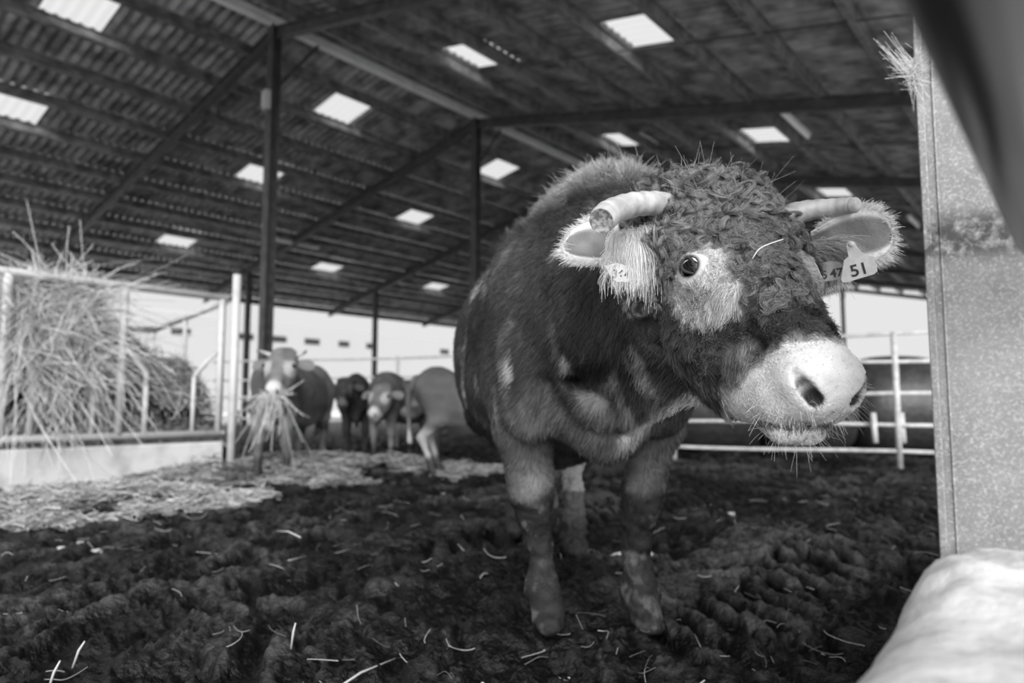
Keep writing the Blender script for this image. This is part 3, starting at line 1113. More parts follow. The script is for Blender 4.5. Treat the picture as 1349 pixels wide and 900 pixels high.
def spline(pts, n):
    """Catmull-Rom through the points"""
    pts = [np.array(p, float) for p in pts]
    P = [2 * pts[0] - pts[1]] + pts + [2 * pts[-1] - pts[-2]]
    out = []
    seg = len(pts) - 1
    for i in range(n):
        t = i / (n - 1) * seg
        k = min(int(t), seg - 1); t -= k
        a, b, c, d = P[k:k + 4]
        out.append(0.5 * ((2 * b) + (-a + c) * t + (2 * a - 5 * b + 4 * c - d) * t ** 2 + (-a + 3 * b - 3 * c + d) * t ** 3))
    return out


def ear_mesh(name, base, tip, open_dir, length_w, m, parent, nU=26, nV=20, curl=1.0, thick=0.005):
    """leaf shaped cupped ear: base to tip, the hollow facing open_dir"""
    base = np.array(base, float); tip = np.array(tip, float)
    d = tip - base; L = np.linalg.norm(d); d /= L
    n = np.array(open_dir, float); n = unit(n - d * (n @ d))
    w = np.cross(d, n)
    outer, inner = [], []
    for i in range(nU):
        t = i / (nU - 1)
        half = length_w * (0.42 + 0.58 * math.sin(min(t * 1.25, 1) * math.pi * 0.5)) * math.sqrt(max(1 - t ** 5.0, 0)) if t < 1 else 0.0
        half = max(half, 0.002)
        cup = curl * (1.15 - 0.62 * t)
        for j in range(nV):
            a = (j / (nV - 1) * 2 - 1)
            ang = a * cup * 1.35
            R = half / max(cup * 0.95, 0.05)
            q = base + d * (L * t) + w * (math.sin(ang) * R) + n * ((1 - math.cos(ang)) * R - 0.012 * t)
            nn = -n * math.cos(ang) + w * math.sin(ang)
            th = thick * (1 - 0.5 * abs(a)) * (1 - 0.4 * t)
            outer.append(q + nn * th); inner.append(q - nn * th)
    vs = outer + inner; fs = []
    o = len(outer)
    for i in range(nU - 1):
        for j in range(nV - 1):
            a = i * nV + j
            fs.append((a, a + 1, a + nV + 1, a + nV)); fs.append((o + a, o + a + nV, o + a + nV + 1, o + a + 1))
    for i in range(nU - 1):
        for j in (0, nV - 1):
            a = i * nV + j
            q = (a, a + nV, o + a + nV, o + a)
            fs.append(q if j == 0 else q[::-1])
    for j in range(nV - 1):
        a = (nU - 1) * nV + j
        fs.append((a, a + 1, o + a + 1, o + a)[::-1])
    ob = mesh_obj(name, vs, fs, m, parent, smooth=True)
    return ob, np.array(vs), np.array(fs), (d, n, w, L, o, nU, nV)


# ------------------------------------------------------------------ the big cow
def big_cow():
    rng = np.random.default_rng(77)

    def axis(parts):
        out = []
        for a, b, st in parts:
            out.append(np.arange(a, b, st))
        return np.concatenate(out)
    xs = axis([(-0.42, 0.16, 0.013), (0.16, 0.82, 0.0046), (0.82, 0.95, 0.013)])
    ys = axis([(0.90, 1.70, 0.0046), (1.70, 2.0, 0.009), (2.0, 4.4, 0.0135)])
    zs = axis([(-0.05, 0.62, 0.012), (0.62, 1.28, 0.0046), (1.28, 1.72, 0.012)])
    fl = Field(xs, ys, zs)
    bd = unit([-0.09, 1, 0])            # towards the tail
    sd = np.array([bd[1], -bd[0], 0])
    AX = np.stack([sd, bd, np.array([0, 0, 1.0])])
    # trunk
    fl.ell((0.155, 3.08, 0.98), (0.41, 0.92, 0.44), AX, 0.12)
    fl.ell((0.17, 2.95, 0.80), (0.34, 0.75, 0.28), AX, 0.12)
    fl.ell((0.265, 2.50, 1.02), (0.315, 0.42, 0.42), AX, 0.12)
    fl.ell((0.08, 3.75, 1.08), (0.31, 0.40, 0.34), AX, 0.12)
    # withers and crest
    fl.ell((0.27, 2.55, 1.32), (0.13, 0.40, 0.13), AX, 0.14)
    fl.ell((0.325, 2.20, 1.375), (0.150, 0.20, 0.115), AX, 0.08)
    # neck
    fl.cap((0.27, 2.42, 1.12), (0.435, 1.66, 1.05), 0.29, 0.165, 0.12)
    fl.cap((0.30, 2.35, 1.31), (0.44, 1.55, 1.11), 0.15, 0.105, 0.10)
    fl.cap((0.29, 2.25, 0.92), (0.425, 1.62, 0.93), 0.22, 0.125, 0.10)
    # shoulders
    for x, sg in ((0.03, -1), (0.50, 1)):
        fl.ell((x, 2.48, 0.98), (0.115, 0.26, 0.33), AX, 0.09)
        fl.ell((x + 0.02 * -sg, 2.30, 0.80), (0.115, 0.15, 0.17), AX, 0.08)
    # brisket
    fl.ell((0.285, 2.20, 0.82), (0.20, 0.17, 0.22), AX, 0.08)
    fl.cap((0.29, 2.20, 0.76), (0.30, 2.14, 0.635), 0.14, 0.080, 0.08)
    # dewlap from brisket to throat
    fl.cap((0.315, 2.13, 0.70), (0.375, 1.78, 0.80), 0.075, 0.075, 0.06, e=sd, q=0.5)
    fl.cap((0.375, 1.78, 0.80), (0.415, 1.50, 0.815), 0.075, 0.060, 0.06, e=sd, q=0.5)
    # muscle folds over the chest
    for a, b, r in (((0.14, 2.10, 1.02), (0.22, 2.04, 0.74), 0.045), ((0.40, 2.10, 0.95), (0.38, 2.05, 0.72), 0.05),
                    ((0.02, 2.22, 0.92), (0.06, 2.20, 0.66), 0.06), ((0.27, 2.03, 0.90), (0.28, 2.03, 0.70), 0.035)):
        fl.cap(a, b, r, r * 0.7, 0.05)
    fl.ell((0.245, 2.035, 0.735), (0.050, 0.05, 0.060), None, 0.03)
    fl.ell((0.20, 2.02, 0.80), (0.05, 0.05, 0.028), None, 0.03, True)
    fl.cap((0.10, 2.10, 0.80), (0.175, 2.06, 0.60), 0.022, 0.026, 0.04, True)
    fl.cap((0.335, 2.02, 0.86), (0.325, 2.04, 0.66), 0.016, 0.014, 0.035, True)
    fl.cap((0.405, 2.10, 0.80), (0.385, 2.14, 0.60), 0.025, 0.028, 0.03, True)
    # front legs
    fl.chain([(0.045, 2.40, 0.80), (0.045, 2.38, 0.66), (0.062, 2.36, 0.505), (0.070, 2.345, 0.435), (0.082, 2.355, 0.37),
              (0.090, 2.37, 0.27), (0.103, 2.365, 0.15), (0.108, 2.35, 0.105), (0.122, 2.32, 0.045)],
             [0.135, 0.098, 0.072, 0.076, 0.060, 0.042, 0.045, 0.053, 0.046], 0.03)
    fl.ell((0.125, 2.31, 0.030), (0.048, 0.074, 0.045), None, 0.02)
    fl.cap((0.125, 2.22, 0.0), (0.125, 2.27, 0.09), 0.006, 0.004, 0.012, True)
    fl.chain([(0.50, 2.42, 0.80), (0.495, 2.38, 0.66), (0.455, 2.36, 0.505), (0.44, 2.345, 0.435), (0.428, 2.355, 0.37),
              (0.415, 2.37, 0.27), (0.420, 2.365, 0.15), (0.424, 2.35, 0.105), (0.445, 2.32, 0.045)],
             [0.125, 0.090, 0.064, 0.070, 0.055, 0.041, 0.045, 0.055, 0.048], 0.03)
    fl.ell((0.448, 2.31, 0.030), (0.050, 0.074, 0.045), None, 0.02)
    fl.cap((0.448, 2.22, 0.0), (0.448, 2.27, 0.09), 0.006, 0.004, 0.012, True)
    # hind legs: thigh, hock, cannon
    for hx, fx, fy in ((0.26, 0.31, 3.42), (-0.13, 0.02, 3.95)):
        fl.cap((hx, 3.80, 1.0), (hx * 0.9, 3.62, 0.70), 0.19, 0.13, 0.08)
        fl.chain([(hx * 0.9, fy + 0.14, 0.68), (fx, fy + 0.22, 0.50), (fx, fy + 0.10, 0.30), (fx, fy + 0.03, 0.13), (fx, fy - 0.02, 0.05)],
                 [0.12, 0.060, 0.037, 0.045, 0.046], 0.03)
        fl.ell((fx, fy - 0.05, 0.035), (0.050, 0.072, 0.045), None, 0.02)
    # sheath and belly line
    fl.cap((0.17, 2.75, 0.60), (0.18, 3.2, 0.56), 0.08, 0.09, 0.08)
    # tail
    fl.chain([(0.03, 4.10, 1.28), (0.02, 4.20, 1.12), (0.02, 4.20, 0.72), (0.02, 4.18, 0.46)], [0.045, 0.035, 0.024, 0.04], 0.03)
    # head
    H = Frame((0.505, 1.340, 1.048), (0.962, 0.273, 0.01), (0.075, -0.665, -0.74))
    head_prims(fl, H, crown=True)
    fl.cap((0.425, 1.72, 1.06), tuple(H.p(0, -0.10, -0.14)), 0.165, 0.12, 0.07)
    Vt, Q = fl.mesh()
    del fl
    Vt = relax(Vt, Q, 2, 0.45)
    N = vnormals(Vt, Q)
    hl = H.loc(Vt)
    inhead = (hl[:, 1] > -0.35) & (np.abs(hl[:, 0]) < 0.21) & (hl[:, 2] > -0.32) & (hl[:, 1] < 0.42) & (Vt[:, 1] < 1.66)
    # surface relief: skin folds, mud crust on the legs
    body = ~inhead
    Vt[body] += N[body] * (fbm(Vt[body] * np.array([9, 9, 5]), 3, 5) * 0.006)[:, None]
    fr_ = inhead & (hl[:, 1] < 0.20) & (np.hypot(hl[:, 1] + 0.004, hl[:, 2] + 0.052) > 0.045)
    Vt[fr_] += N[fr_] * (fbm(Vt[fr_] * 55, 3, 15) * 0.0022)[:, None]
    legs = body & (Vt[:, 2] < 0.55)
    Vt[legs] += N[legs] * (fbm(Vt[legs] * 26, 4, 6) * 0.009 * sstep(0.6, 0.35, Vt[legs, 2]))[:, None]
    belly = body & (Vt[:, 2] < 0.72) & (Vt[:, 1] > 2.5)
    Vt[belly] += N[belly] * (np.abs(fbm(Vt[belly] * 26, 3, 7)) * 0.02 * sstep(0.72, 0.55, Vt[belly, 2]))[:, None]
    N = vnormals(Vt, Q)

    def paint(P, hair=False):
        """coat grey (albedo) at points P"""
        h = H.loc(P)
        w, f, n = h[:, 0], h[:, 1], h[:, 2]
        aw = np.abs(w)
        nz = fbm(P * 7, 3, 40)
        streak = fbm(P * np.array([16, 16, 3.2]), 3, 41)
        c = 0.046 + 0.020 * nz + 0.045 * sstep(0.25, 0.9, streak)
        # paler tufts along shoulder and neck
        c = c + 0.36 * sstep(0.25, 1.1, fbm(P * np.array([22, 12, 6.0]) + 3, 3, 44)) * sstep(0.55, 0.8, P[:, 2])
        # crest: paler
        c = c + 0.26 * sstep(1.36, 1.46, P[:, 2]) * sstep(2.5, 2.3, P[:, 1])
        # lower chest lighter, brisket stripe
        c = c + 0.07 * sstep(0.85, 0.6, P[:, 2]) * sstep(2.7, 2.3, P[:, 1]) * (1 + 0.5 * nz)
        st = sstep(0.06, 0.03, np.abs((P[:, 0] - 0.400) - (P[:, 2] - 0.70) * 0.55)) * sstep(0.58, 0.64, P[:, 2]) * sstep(0.86, 0.80, P[:, 2]) * sstep(2.5, 2.3, P[:, 1])
        c = c * (1 - st) + 0.80 * st
        sp_ = sstep(0.06, 0.03, np.hypot(P[:, 0] - 0.235, P[:, 2] - 0.765)) * (P[:, 1] < 2.2)  # bright top of the shoulder point: light put into the coat colour
        c = c + 0.16 * sp_
        dk = sstep(0.075, 0.03, np.hypot(P[:, 0] - 0.215, (P[:, 2] - 0.82) * 1.2)) * (P[:, 1] < 2.3)  # hollow above the shoulder point: shade put into the coat colour
        c = c * (1 - 0.7 * dk)
        # legs: mid grey, muddy below the knee
        lg = sstep(0.68, 0.55, P[:, 2])
        c = c * (1 - lg) + (0.10 + 0.06 * fbm(P * 12, 3, 45)) * lg
        mud = sstep(0.50, 0.40, P[:, 2] + 0.07 * fbm(P * 9, 3, 46))
        cm = 0.010 + 0.11 * sstep(0.05, 0.9, fbm(P * 30, 4, 47))
        c = c * (1 - mud * 0.85) + cm * mud * 0.85
        hind = sstep(2.75, 2.95, P[:, 1]) * sstep(0.72, 0.62, P[:, 2])
        c = c * (1 - hind) + hind * np.where(P[:, 0] > 0.17, np.where(P[:, 2] > 0.30, 0.30, 0.03 + 0.07 * sstep(0.12, 0.25, P[:, 2])), 0.03)
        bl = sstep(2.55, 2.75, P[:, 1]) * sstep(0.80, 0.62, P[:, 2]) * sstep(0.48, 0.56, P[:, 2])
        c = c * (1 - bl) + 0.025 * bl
        # head
        hd = sstep(-0.40, -0.34, f) * sstep(-0.36, -0.26, n) * sstep(0.24, 0.19, aw) * sstep(1.72, 1.60, P[:, 1])
        ch = 0.054 + 0.022 * fbm(P * 15, 3, 50) + 0.035 * sstep(0.0, 0.8, fbm(P * 34, 2, 51))
        ch = ch + 0.03 * sstep(-0.05, -0.2, f)
        # light ring around the eye, tailing down the cheek
        ex = (aw - 0.125) / 0.050; ef = (f - 0.010) / 0.112
        en = (n + 0.075) / 0.095
        r = np.sqrt(ex ** 2 * 0.25 + ef ** 2 + en ** 2) + 0.13 * fbm(P * 20, 2, 52)
        ring = sstep(1.08, 0.80, r) * sstep(0.055, 0.085, aw)
        ch = ch * (1 - ring) + (0.42 - 0.10 * sstep(0.0, 0.08, f)) * ring
        # dark lid line
        le = np.sqrt(((f + 0.004) / 0.027) ** 2 + ((n + 0.052) / 0.0215) ** 2)
        lid = sstep(1.12, 0.9, le) * sstep(0.10, 0.12, aw)
        ch = ch * (1 - lid * 0.93) + 0.02 * lid
        # cheek patch
        cp = sstep(1.0, 0.5, np.sqrt(((f - 0.18) / 0.04) ** 2 + ((n + 0.10) / 0.03) ** 2) + 0.3 * fbm(P * 22, 2, 53)) * (aw > 0.05)
        ch = ch + 0.14 * cp
        # muzzle
        mz = sstep(0.205, 0.245, f + 0.35 * np.clip(n + 0.10, -0.06, 0.03) * -1 + 0.014 * fbm(P * 30, 2, 54) + 0.012 * sstep(0.03, 0.07, aw))
        ch = ch * (1 - mz) + (0.50 + 0.05 * fbm(P * 60, 2, 57)) * mz
        # nostril lining and mouth line
        hp = np.stack([aw, f, n], 1); nd = np.full(len(P), 9.0)
        for (a0, a1, r0, r1) in (((0.040, 0.333, -0.072), (0.060, 0.322, -0.058), 0.0135, 0.0135),
                                 ((0.060, 0.322, -0.058), (0.074, 0.305, -0.046), 0.0135, 0.010), ((0.074, 0.305, -0.046), (0.078, 0.280, -0.038), 0.010, 0.005)):
            a0 = np.array(a0); ba = np.array(a1) - a0
            tq = np.clip((hp - a0) @ ba / (ba @ ba), 0, 1)
            nd = np.minimum(nd, np.linalg.norm(hp - a0 - tq[:, None] * ba, axis=1) - (r0 + (r1 - r0) * tq))
        nn = sstep(0.002, -0.0015, nd)
        ch = ch * (1 - nn) + 0.030 * nn
        ml = sstep(0.0055, 0.0025, np.abs(n + 0.141 + 0.74 * np.clip(0.343 - f, 0, 1))) * sstep(0.255, 0.28, f)
        ch = ch * (1 - ml * 0.85) + 0.04 * ml
        sp = sstep(0.95, 1.2, fbm(P * 95, 2, 55)) * sstep(0.24, 0.28, f)
        ch = ch * (1 - 0.8 * sp)
        c = c * (1 - hd) + ch * hd
        return np.clip(c, 0.012, 0.85)

    root = big_mesh('cow', Vt, Q, M_HIDE)
    tag(root, 'big horned cow with a curly forelock and ear tags, head turned close to the camera', 'cow')
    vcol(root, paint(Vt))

    # ---- fur -----------------------------------------------------
    fc = Vt[Q].mean(1); fh = H.loc(fc); fn = N[Q[:, 0]]
    tocam = np.array([0, 0, EYE_H]) - fc
    vis = ((tocam * fn).sum(1) / np.linalg.norm(tocam, axis=1)) > -0.35
    isH = (fh[:, 1] > -0.33) & (fh[:, 2] > -0.30) & (np.abs(fh[:, 0]) < 0.22) & (fc[:, 1] < 1.64)
    bodyw = (~isH) & vis & (fc[:, 1] < 3.7) & (fc[:, 2] > 0.10)
    P, Nn = scatter(Vt, Q, N, 110000, bodyw * (1.6 - 0.35 * (fc[:, 1] - 1.6)).clip(0.4, 2), rng)
    comb = tang(np.tile([-0.15, 0.75, -0.75], (len(P), 1)) + 0.3 * np.stack([vnoise(P * 5, s) for s in (1, 2, 3)], 1), Nn)
    jit = rng.normal(size=P.shape)
    Lb = 0.013 + 0.010 * rng.random(len(P)) + 0.002 * sstep(1.30, 1.44, P[:, 2]) * sstep(2.75, 2.3, P[:, 1])
    tuft = sstep(1.30, 1.44, P[:, 2]) * sstep(2.75, 2.3, P[:, 1])
    Lb = Lb * (0.28 + 0.72 * sstep(0.42, 0.62, P[:, 2]))
    K = 4
    t = np.linspace(0, 1, K)[None, :, None]
    up = 0.30 + 0.5 * tuft
    d = comb * (1 - 0.5 * tuft)[:, None] + Nn * up[:, None] + jit * (0.16 + 0.35 * tuft)[:, None]
    S = P[:, None] + d[:, None] * (Lb[:, None, None] * t) + (comb * 0.4 + rng.normal(size=P.shape) * 0.9 * tuft[:, None])[:, None] * Lb[:, None, None] * t ** 2
    c = paint(P) * (0.40 + 1.2 * rng.random(len(P)))
    strands('body_fur', S, 0.00085, 0.0003, c, M_FUR, root)

    # woolly crest between withers and poll
    cw_ = (fc[:, 2] > 1.27) & (fc[:, 1] < 2.75) & (~isH) & vis
    P, Nn = scatter(Vt, Q, N, 16000, cw_ * sstep(1.25, 1.40, fc[:, 2]), rng)
    fl3 = np.stack([fbm(P * 24, 2, s_) for s_ in (81, 82, 83)], 1)
    t = np.linspace(0, 1, 9)
    ang = (rng.random((len(P), 1)) * 6.28 + t[None] * (3 + 4 * rng.random((len(P), 1))))
    e1 = tang(np.tile([0.2, 1, 0], (len(P), 1)) + fl3, Nn); e2 = np.cross(Nn, e1)
    Lc = 0.016 + 0.022 * rng.random((len(P), 1, 1))
    S = P[:, None] + (Nn + fl3 * 0.8)[:, None] * Lc * t[None, :, None] * 0.9 \
        + (e1[:, None] * np.cos(ang)[..., None] + e2[:, None] * np.sin(ang)[..., None]) * 0.0045 * t[None, :, None]
    strands('crest_hair', S, 0.00045, 0.00020, np.maximum(paint(P), 0.34 * sstep(1.32, 1.45, P[:, 2])) * (0.6 + 0.8 * rng.random(len(P))), M_FUR, root)

    # head fur, short and combed down the face
    headw = isH & vis
    eyed = np.hypot(fh[:, 1] + 0.004, fh[:, 2] + 0.054)
    muz = fh[:, 1] > 0.255
    dens = headw * np.where(eyed < 0.030, 0.0, 1.0) * np.where(muz & (fh[:, 2] > -0.12), 0.12, 1.0)
    P, Nn = scatter(Vt, Q, N, 90000, dens, rng)
    h = H.loc(P)
    swirl = np.stack([fbm(P * 17, 2, s) + 0.6 * vnoise(P * 60, s) for s in (61, 62, 63)], 1)
    side = np.sign(h[:, 0])[:, None]
    comb = tang(np.tile(H.F, (len(P), 1)) + side * H.W * 0.35 + swirl * 0.75, Nn)
    light = sstep(0.3, 0.5, paint(P))
    curly = sstep(0.05, -0.03, h[:, 1]) * (1 - light)
    Lh = (0.009 + 0.013 * rng.random(len(P))) * (1 - 0.62 * light) * (1 - 0.45 * curly)
    Lh = Lh * np.where(h[:, 1] > 0.2, 0.6, 1.0)
    jit = rng.normal(size=P.shape)
    K = 5
    t = np.linspace(0, 1, K)[None, :, None]
    flat = (0.14 + 0.26 * (1 - light))[:, None]
    S = P[:, None] + (comb + Nn * flat + jit * 0.14)[:, None] * Lh[:, None, None] * t \
        + (tang(swirl[:, [1, 2, 0]], Nn) * 0.7 * (1 - light)[:, None])[:, None] * Lh[:, None, None] * t ** 2
    c = paint(P) * (0.55 + 0.95 * rng.random(len(P))) * (1 + 0.35 * vnoise(P * 70, 9) * (1 - light))
    strands('face_fur', S, 0.00048, 0.00020, c, M_FUR, root)

    # curls: wavy locks that coil at their ends over crown and forehead
    locks = 1800
    dens = isH * (np.abs(fh[:, 0]) < 0.18) * (fh[:, 1] < 0.05 + 0.10 * sstep(0.10, 0.04, np.abs(fh[:, 0] - 0.01))) * (fh[:, 1] > -0.34) * (fh[:, 2] > -0.22)
    eyer = np.hypot((np.abs(fh[:, 0]) - 0.130) * 0.9, fh[:, 1] - 0.010)
    dens = dens * (eyer > 0.070) * np.where(fh[:, 1] < -0.05, 1.5, 0.7)
    P, Nn = scatter(Vt, Q, N, locks, dens, rng)
    h = H.loc(P)
    top = sstep(-0.02, -0.17, h[:, 1])
    flow = np.stack([fbm(P * 11, 2, s_) for s_ in (71, 72, 73)], 1)
    Kc = 18; per = 42
    tt = np.linspace(0, 1, Kc)
    allS = []; allc = []
    for i in range(locks):
        n = Nn[i]
        a = tang((H.F * 0.6 + flow[i] * 1.6 + rng.normal(size=3) * 0.35)[None], n[None])[0]
        b = np.cross(n, a) * rng.choice((-1, 1))
        ln = (0.026 + 0.024 * rng.random()) * (0.75 + 0.85 * top[i])
        # heading turns ever faster along the lock, so it waves and then rolls up
        wav = 0.6 + 0.8 * rng.random(); fr = 0.9 + 1.0 * rng.random(); p0 = rng.random() * 6.28
        curl = rng.random() ** 1.5 * 5.5 * (0.4 + 0.6 * top[i])
        hd = wav * np.sin(p0 + fr * 6.28 * tt) + curl * tt ** 2.2
        pit = 0.75 * np.cos(p0 * 1.7 + fr * 5.1 * tt) * (0.5 + 0.5 * top[i]) + 0.25 - 0.4 * tt
        step = ln / (Kc - 1) * 1.6
        dx = np.cos(hd) * np.cos(pit); dy = np.sin(hd) * np.cos(pit); dz = np.sin(pit)
        X = np.concatenate([[0], np.cumsum(dx[:-1])]) * step
        Y = np.concatenate([[0], np.cumsum(dy[:-1])]) * step
        Zc = np.maximum(np.concatenate([[0], np.cumsum(dz[:-1])]) * step, -0.001) + 0.005
        path = P[i] + a * X[:, None] + b * Y[:, None] + n * (Zc + 0.004 * top[i] * tt)[:, None]
        wdt = (0.0040 + 0.0024 * rng.random()) * (1 - 0.62 * tt)
        o1 = rng.normal(size=(per, 1)); o2 = rng.normal(size=(per, 1)) * 0.55
        side_ = -np.sin(hd)[:, None] * a + np.cos(hd)[:, None] * b
        g = path[None] + side_[None] * (o1 * wdt[None])[..., None] + n * ((o2 * wdt[None]))[..., None] \
            + rng.normal(size=(per, 1, 3)) * 0.0032 * (tt ** 2)[None, :, None]
        allS.append(g)
        base = 0.09 + 0.07 * rng.random() + 0.05 * top[i]
        allc.append(base * (0.30 + 1.4 * rng.random(per)))
    S = np.concatenate(allS); c = np.concatenate(allc)
    o = strands('curly_forelock', S, 0.00042, 0.00020, c, M_CURL, root)
    o['label'] = 'curly hair over crown and forehead'
    # loose flyaway hairs along the crown
    P, Nn = scatter(Vt, Q, N, 700, dens * (fh[:, 1] < -0.10), rng)
    t = np.linspace(0, 1, 8)[None, :, None]
    S = P[:, None] + (Nn + rng.normal(size=P.shape) * 0.55)[:, None] * (0.015 + 0.022 * rng.random((len(P), 1, 1))) * t \
        + rng.normal(size=(len(P), 1, 3)) * 0.022 * t ** 2
    strands('flyaway_hair', S, 0.00032, 0.00015, 0.4 + 0.2 * rng.random(len(P)), M_FUR, root)

    # whiskers on the muzzle
    fm = isH * (fh[:, 1] > 0.27) * (fh[:, 2] < -0.08)
    P, Nn = scatter(Vt, Q, N, 200, fm, rng)
    t = np.linspace(0, 1, 6)[None, :, None]
    Lw = 0.008 + 0.024 * rng.random((len(P), 1, 1)) ** 2
    S = P[:, None] + (Nn + H.F * 0.3 + rng.normal(size=P.shape) * 0.25)[:, None] * Lw * t + np.array([0, 0, -0.25]) * Lw * t ** 2
    strands('whisker', S, 0.00022, 0.00010, np.full(len(P), 0.62), M_FUR, root)

    # ---- eyes -----------------------------------------------------
    for sg in (-1, 1):
        R = 0.0245
        outd = unit(H.W * sg * 0.80 + H.N * 0.55 + H.F * 0.10)      # axis of the socket
        ce = H.p(sg * 0.136, -0.004, -0.059)
        ax_f = unit(H.F - outd * (H.F @ outd)); ax_n = np.cross(outd, ax_f)
        vs, fs, cs = [], [], []
        look = unit(unit(np.array([0, 0, EYE_H]) - ce) + np.array([-0.40, 0, 0.0])) if sg < 0 else outd
        nv, nu = 40, 36
        x = unit(np.cross(look, [0, 0, 1])); y = np.cross(x, look)
        for i in range(nv + 1):
            th = math.pi * i / nv
            for j in range(nu):
                ph = 2 * math.pi * j / nu
                vs.append(ce + (look * math.cos(th) + (x * math.cos(ph) + y * math.sin(ph)) * math.sin(th)) * R)
                a = math.degrees(th)
                cs.append(0.002 if a < 47 else (0.008 if a < 50 else 0.62))
        for i in range(nv):
            for j in range(nu):
                fs.append((i * nu + j, (i + 1) * nu + j, (i + 1) * nu + (j + 1) % nu, i * nu + (j + 1) % nu))
        o = mesh_obj('eye', vs, fs, M_EYE, root, smooth=True)
        vcol(o, np.array(cs))
        # eyelids: dark rolled rims that close round the ball in an almond
        for up_ in (1, -1):
            upv = ax_n if (ax_n @ H.N) * up_ > 0 else -ax_n
            pts = []
            for q in np.linspace(-1, 1, 17):
                el = math.radians(25 if up_ > 0 else 31) * math.cos(q * math.pi / 2) ** 0.8
                az = math.radians(55) * q
                d_ = outd * math.cos(az) * math.cos(el) + ax_f * math.sin(az) + upv * math.cos(az) * math.sin(el)
                pts.append(ce + unit(d_) * (R + 0.0022))
            g = tube_geo(pts, [0.0020 + 0.0016 * math.cos(q * math.pi / 2) for q in np.linspace(-1, 1, 17)], 10)
            lo = mesh_obj('eyelid', g[0], g[1], M_HIDE, root, smooth=True)
            vcol(lo, np.full(len(g[0]), 0.03))
            if up_ > 0:
                Rr = np.array(pts[2:-2]); k = len(Rr) * 3
                Rr = np.repeat(Rr, 3, 0) + rng.normal(size=(k, 3)) * 0.001
                t = np.linspace(0, 1, 5)[None, :, None]
                S = Rr[:, None] + (outd * 1.0 + H.N * 0.25 + rng.normal(size=(k, 3)) * 0.12)[:, None] * 0.011 * t + np.array([0, 0, -0.004]) * t ** 2
                strands('eyelash', S, 0.00030, 0.00015, np.full(k, 0.12), M_FUR, root)

    # ---- horns ----------------------------------------------------
    pts = spline([ray_at(885, 272, 1.47), ray_at(862, 268, 1.44), ray_at(832, 270, 1.39), ray_at(806, 279, 1.325), ray_at(792, 291, 1.27)], 30)
    rs = [0.0275 - 0.002 * math.sin(i / 29 * math.pi) + 0.0012 * math.sin(i * 1.9) * (i > 4) * (i < 26) for i in range(30)]
    rs[-1] = 0.0235; rs[-2] = 0.0250
    v, f = tube_geo(pts, rs, 28)
    hn = mesh_obj('horn', v, f[:-1], M_HORN, root, smooth=True)
    hn['label'] = 'pale blunt horn with sawn tip'
    # sawn face, slightly dished
    end = np.array(pts[-1]); dd = unit(end - np.array(pts[-3]))
    x = unit(np.cross(dd, [0, 0, 1])); y = np.cross(x, dd)
    vs, fs = [], []
    for i in range(7):
        for j in range(28):
            a = 2 * math.pi * j / 28; r = 0.0235 * (1 - i / 6.5)
            vs.append(end + (x * math.cos(a) + y * math.sin(a)) * r - dd * (0.004 * (1 - (r / 0.0235) ** 2) - 0.0002) + dd * 0.0006 * math.sin(i * 2.5))
    for i in range(6):
        for j in range(28):
            fs.append((i * 28 + j, i * 28 + (j + 1) % 28, (i + 1) * 28 + (j + 1) % 28, (i + 1) * 28 + j))
    fs.append(tuple(6 * 28 + j for j in range(28)))
    mesh_obj('sawn_face', vs, fs, M_HORNCUT, hn, smooth=True)
    pts = spline([ray_at(1030, 286, 1.56), ray_at(1062, 278, 1.555), ray_at(1095, 274, 1.53), ray_at(1120, 271, 1.50), ray_at(1130, 270, 1.48)], 26)
    rs = [0.0275 - 0.012 * (i / 25) + 0.0008 * math.sin(i * 2.1) for i in range(26)]
    rs[-3] *= 0.92; rs[-2] *= 0.75; rs[-1] *= 0.35
    v, f = tube_geo(pts, rs, 26)
    hn2 = mesh_obj('horn', v, f, M_HORN, root, smooth=True)
    hn2['label'] = 'pale horn narrowing to a rounded tip'

    # ---- ears ------------------------------------------------------
    def ear(base, tip, od, hw, curl, inner_c, fringe, seed, sel):
        r2 = np.random.default_rng(seed)
        ob, vs, fs, (d, n, w, L, o_, nU, nV) = ear_mesh('ear', base, tip, od, hw, M_HIDE, root, curl=curl)
        col = np.full(len(vs), 0.14)
        tI = np.repeat(np.linspace(0, 1, nU), nV); aJ = np.tile(np.abs(np.linspace(-1, 1, nV)), nU)
        col[o_:] = inner_c + 0.45 * sstep(0.62, 0.85, aJ) + 0.05 * fbm(vs[o_:] * 30, 2, 3)
        col[:o_] = 0.16 + 0.5 * sstep(0.7, 1, aJ)
        vcol(ob, np.clip(col, 0.02, 0.8))
        Nf = vnormals(vs, fs)
        # short hair on both faces
        P, Nn = scatter(vs, fs, Nf, 6500, None, r2)
        cc = tang(np.tile(d, (len(P), 1)) + r2.normal(size=P.shape) * 0.3, Nn)
        t = np.linspace(0, 1, 4)[None, :, None]
        S = P[:, None] + (cc * 0.9 + Nn * 0.35)[:, None] * (0.009 + 0.008 * r2.random((len(P), 1, 1))) * t
        tt_ = ((P - base) @ d / L).clip(0, 1)
        aw_ = np.abs((P - base) @ w) / hw; cN = inner_c * 1.1 + 0.08 * r2.random(len(P)) + 0.40 * sstep(0.62, 0.85, aw_) + 0.3 * sstep(0.85, 0.95, tt_)
        strands('ear_fur', S, 0.0005, 0.0002, cN, M_FUR, ob)
        # long pale fringe around the rim
        rim = []
        for k in range(fringe):
            q = r2.random() ** 0.9
            i = min(int((0.12 + 0.88 * q) * (nU - 1)), nU - 1); j = r2.choice((0, nV - 1))
            if q > 0.86:
                j = int(r2.integers(0, nV))
            rim.append(vs[i * nV + j] + r2.normal(size=3) * 0.002)
        rim = np.array(rim)
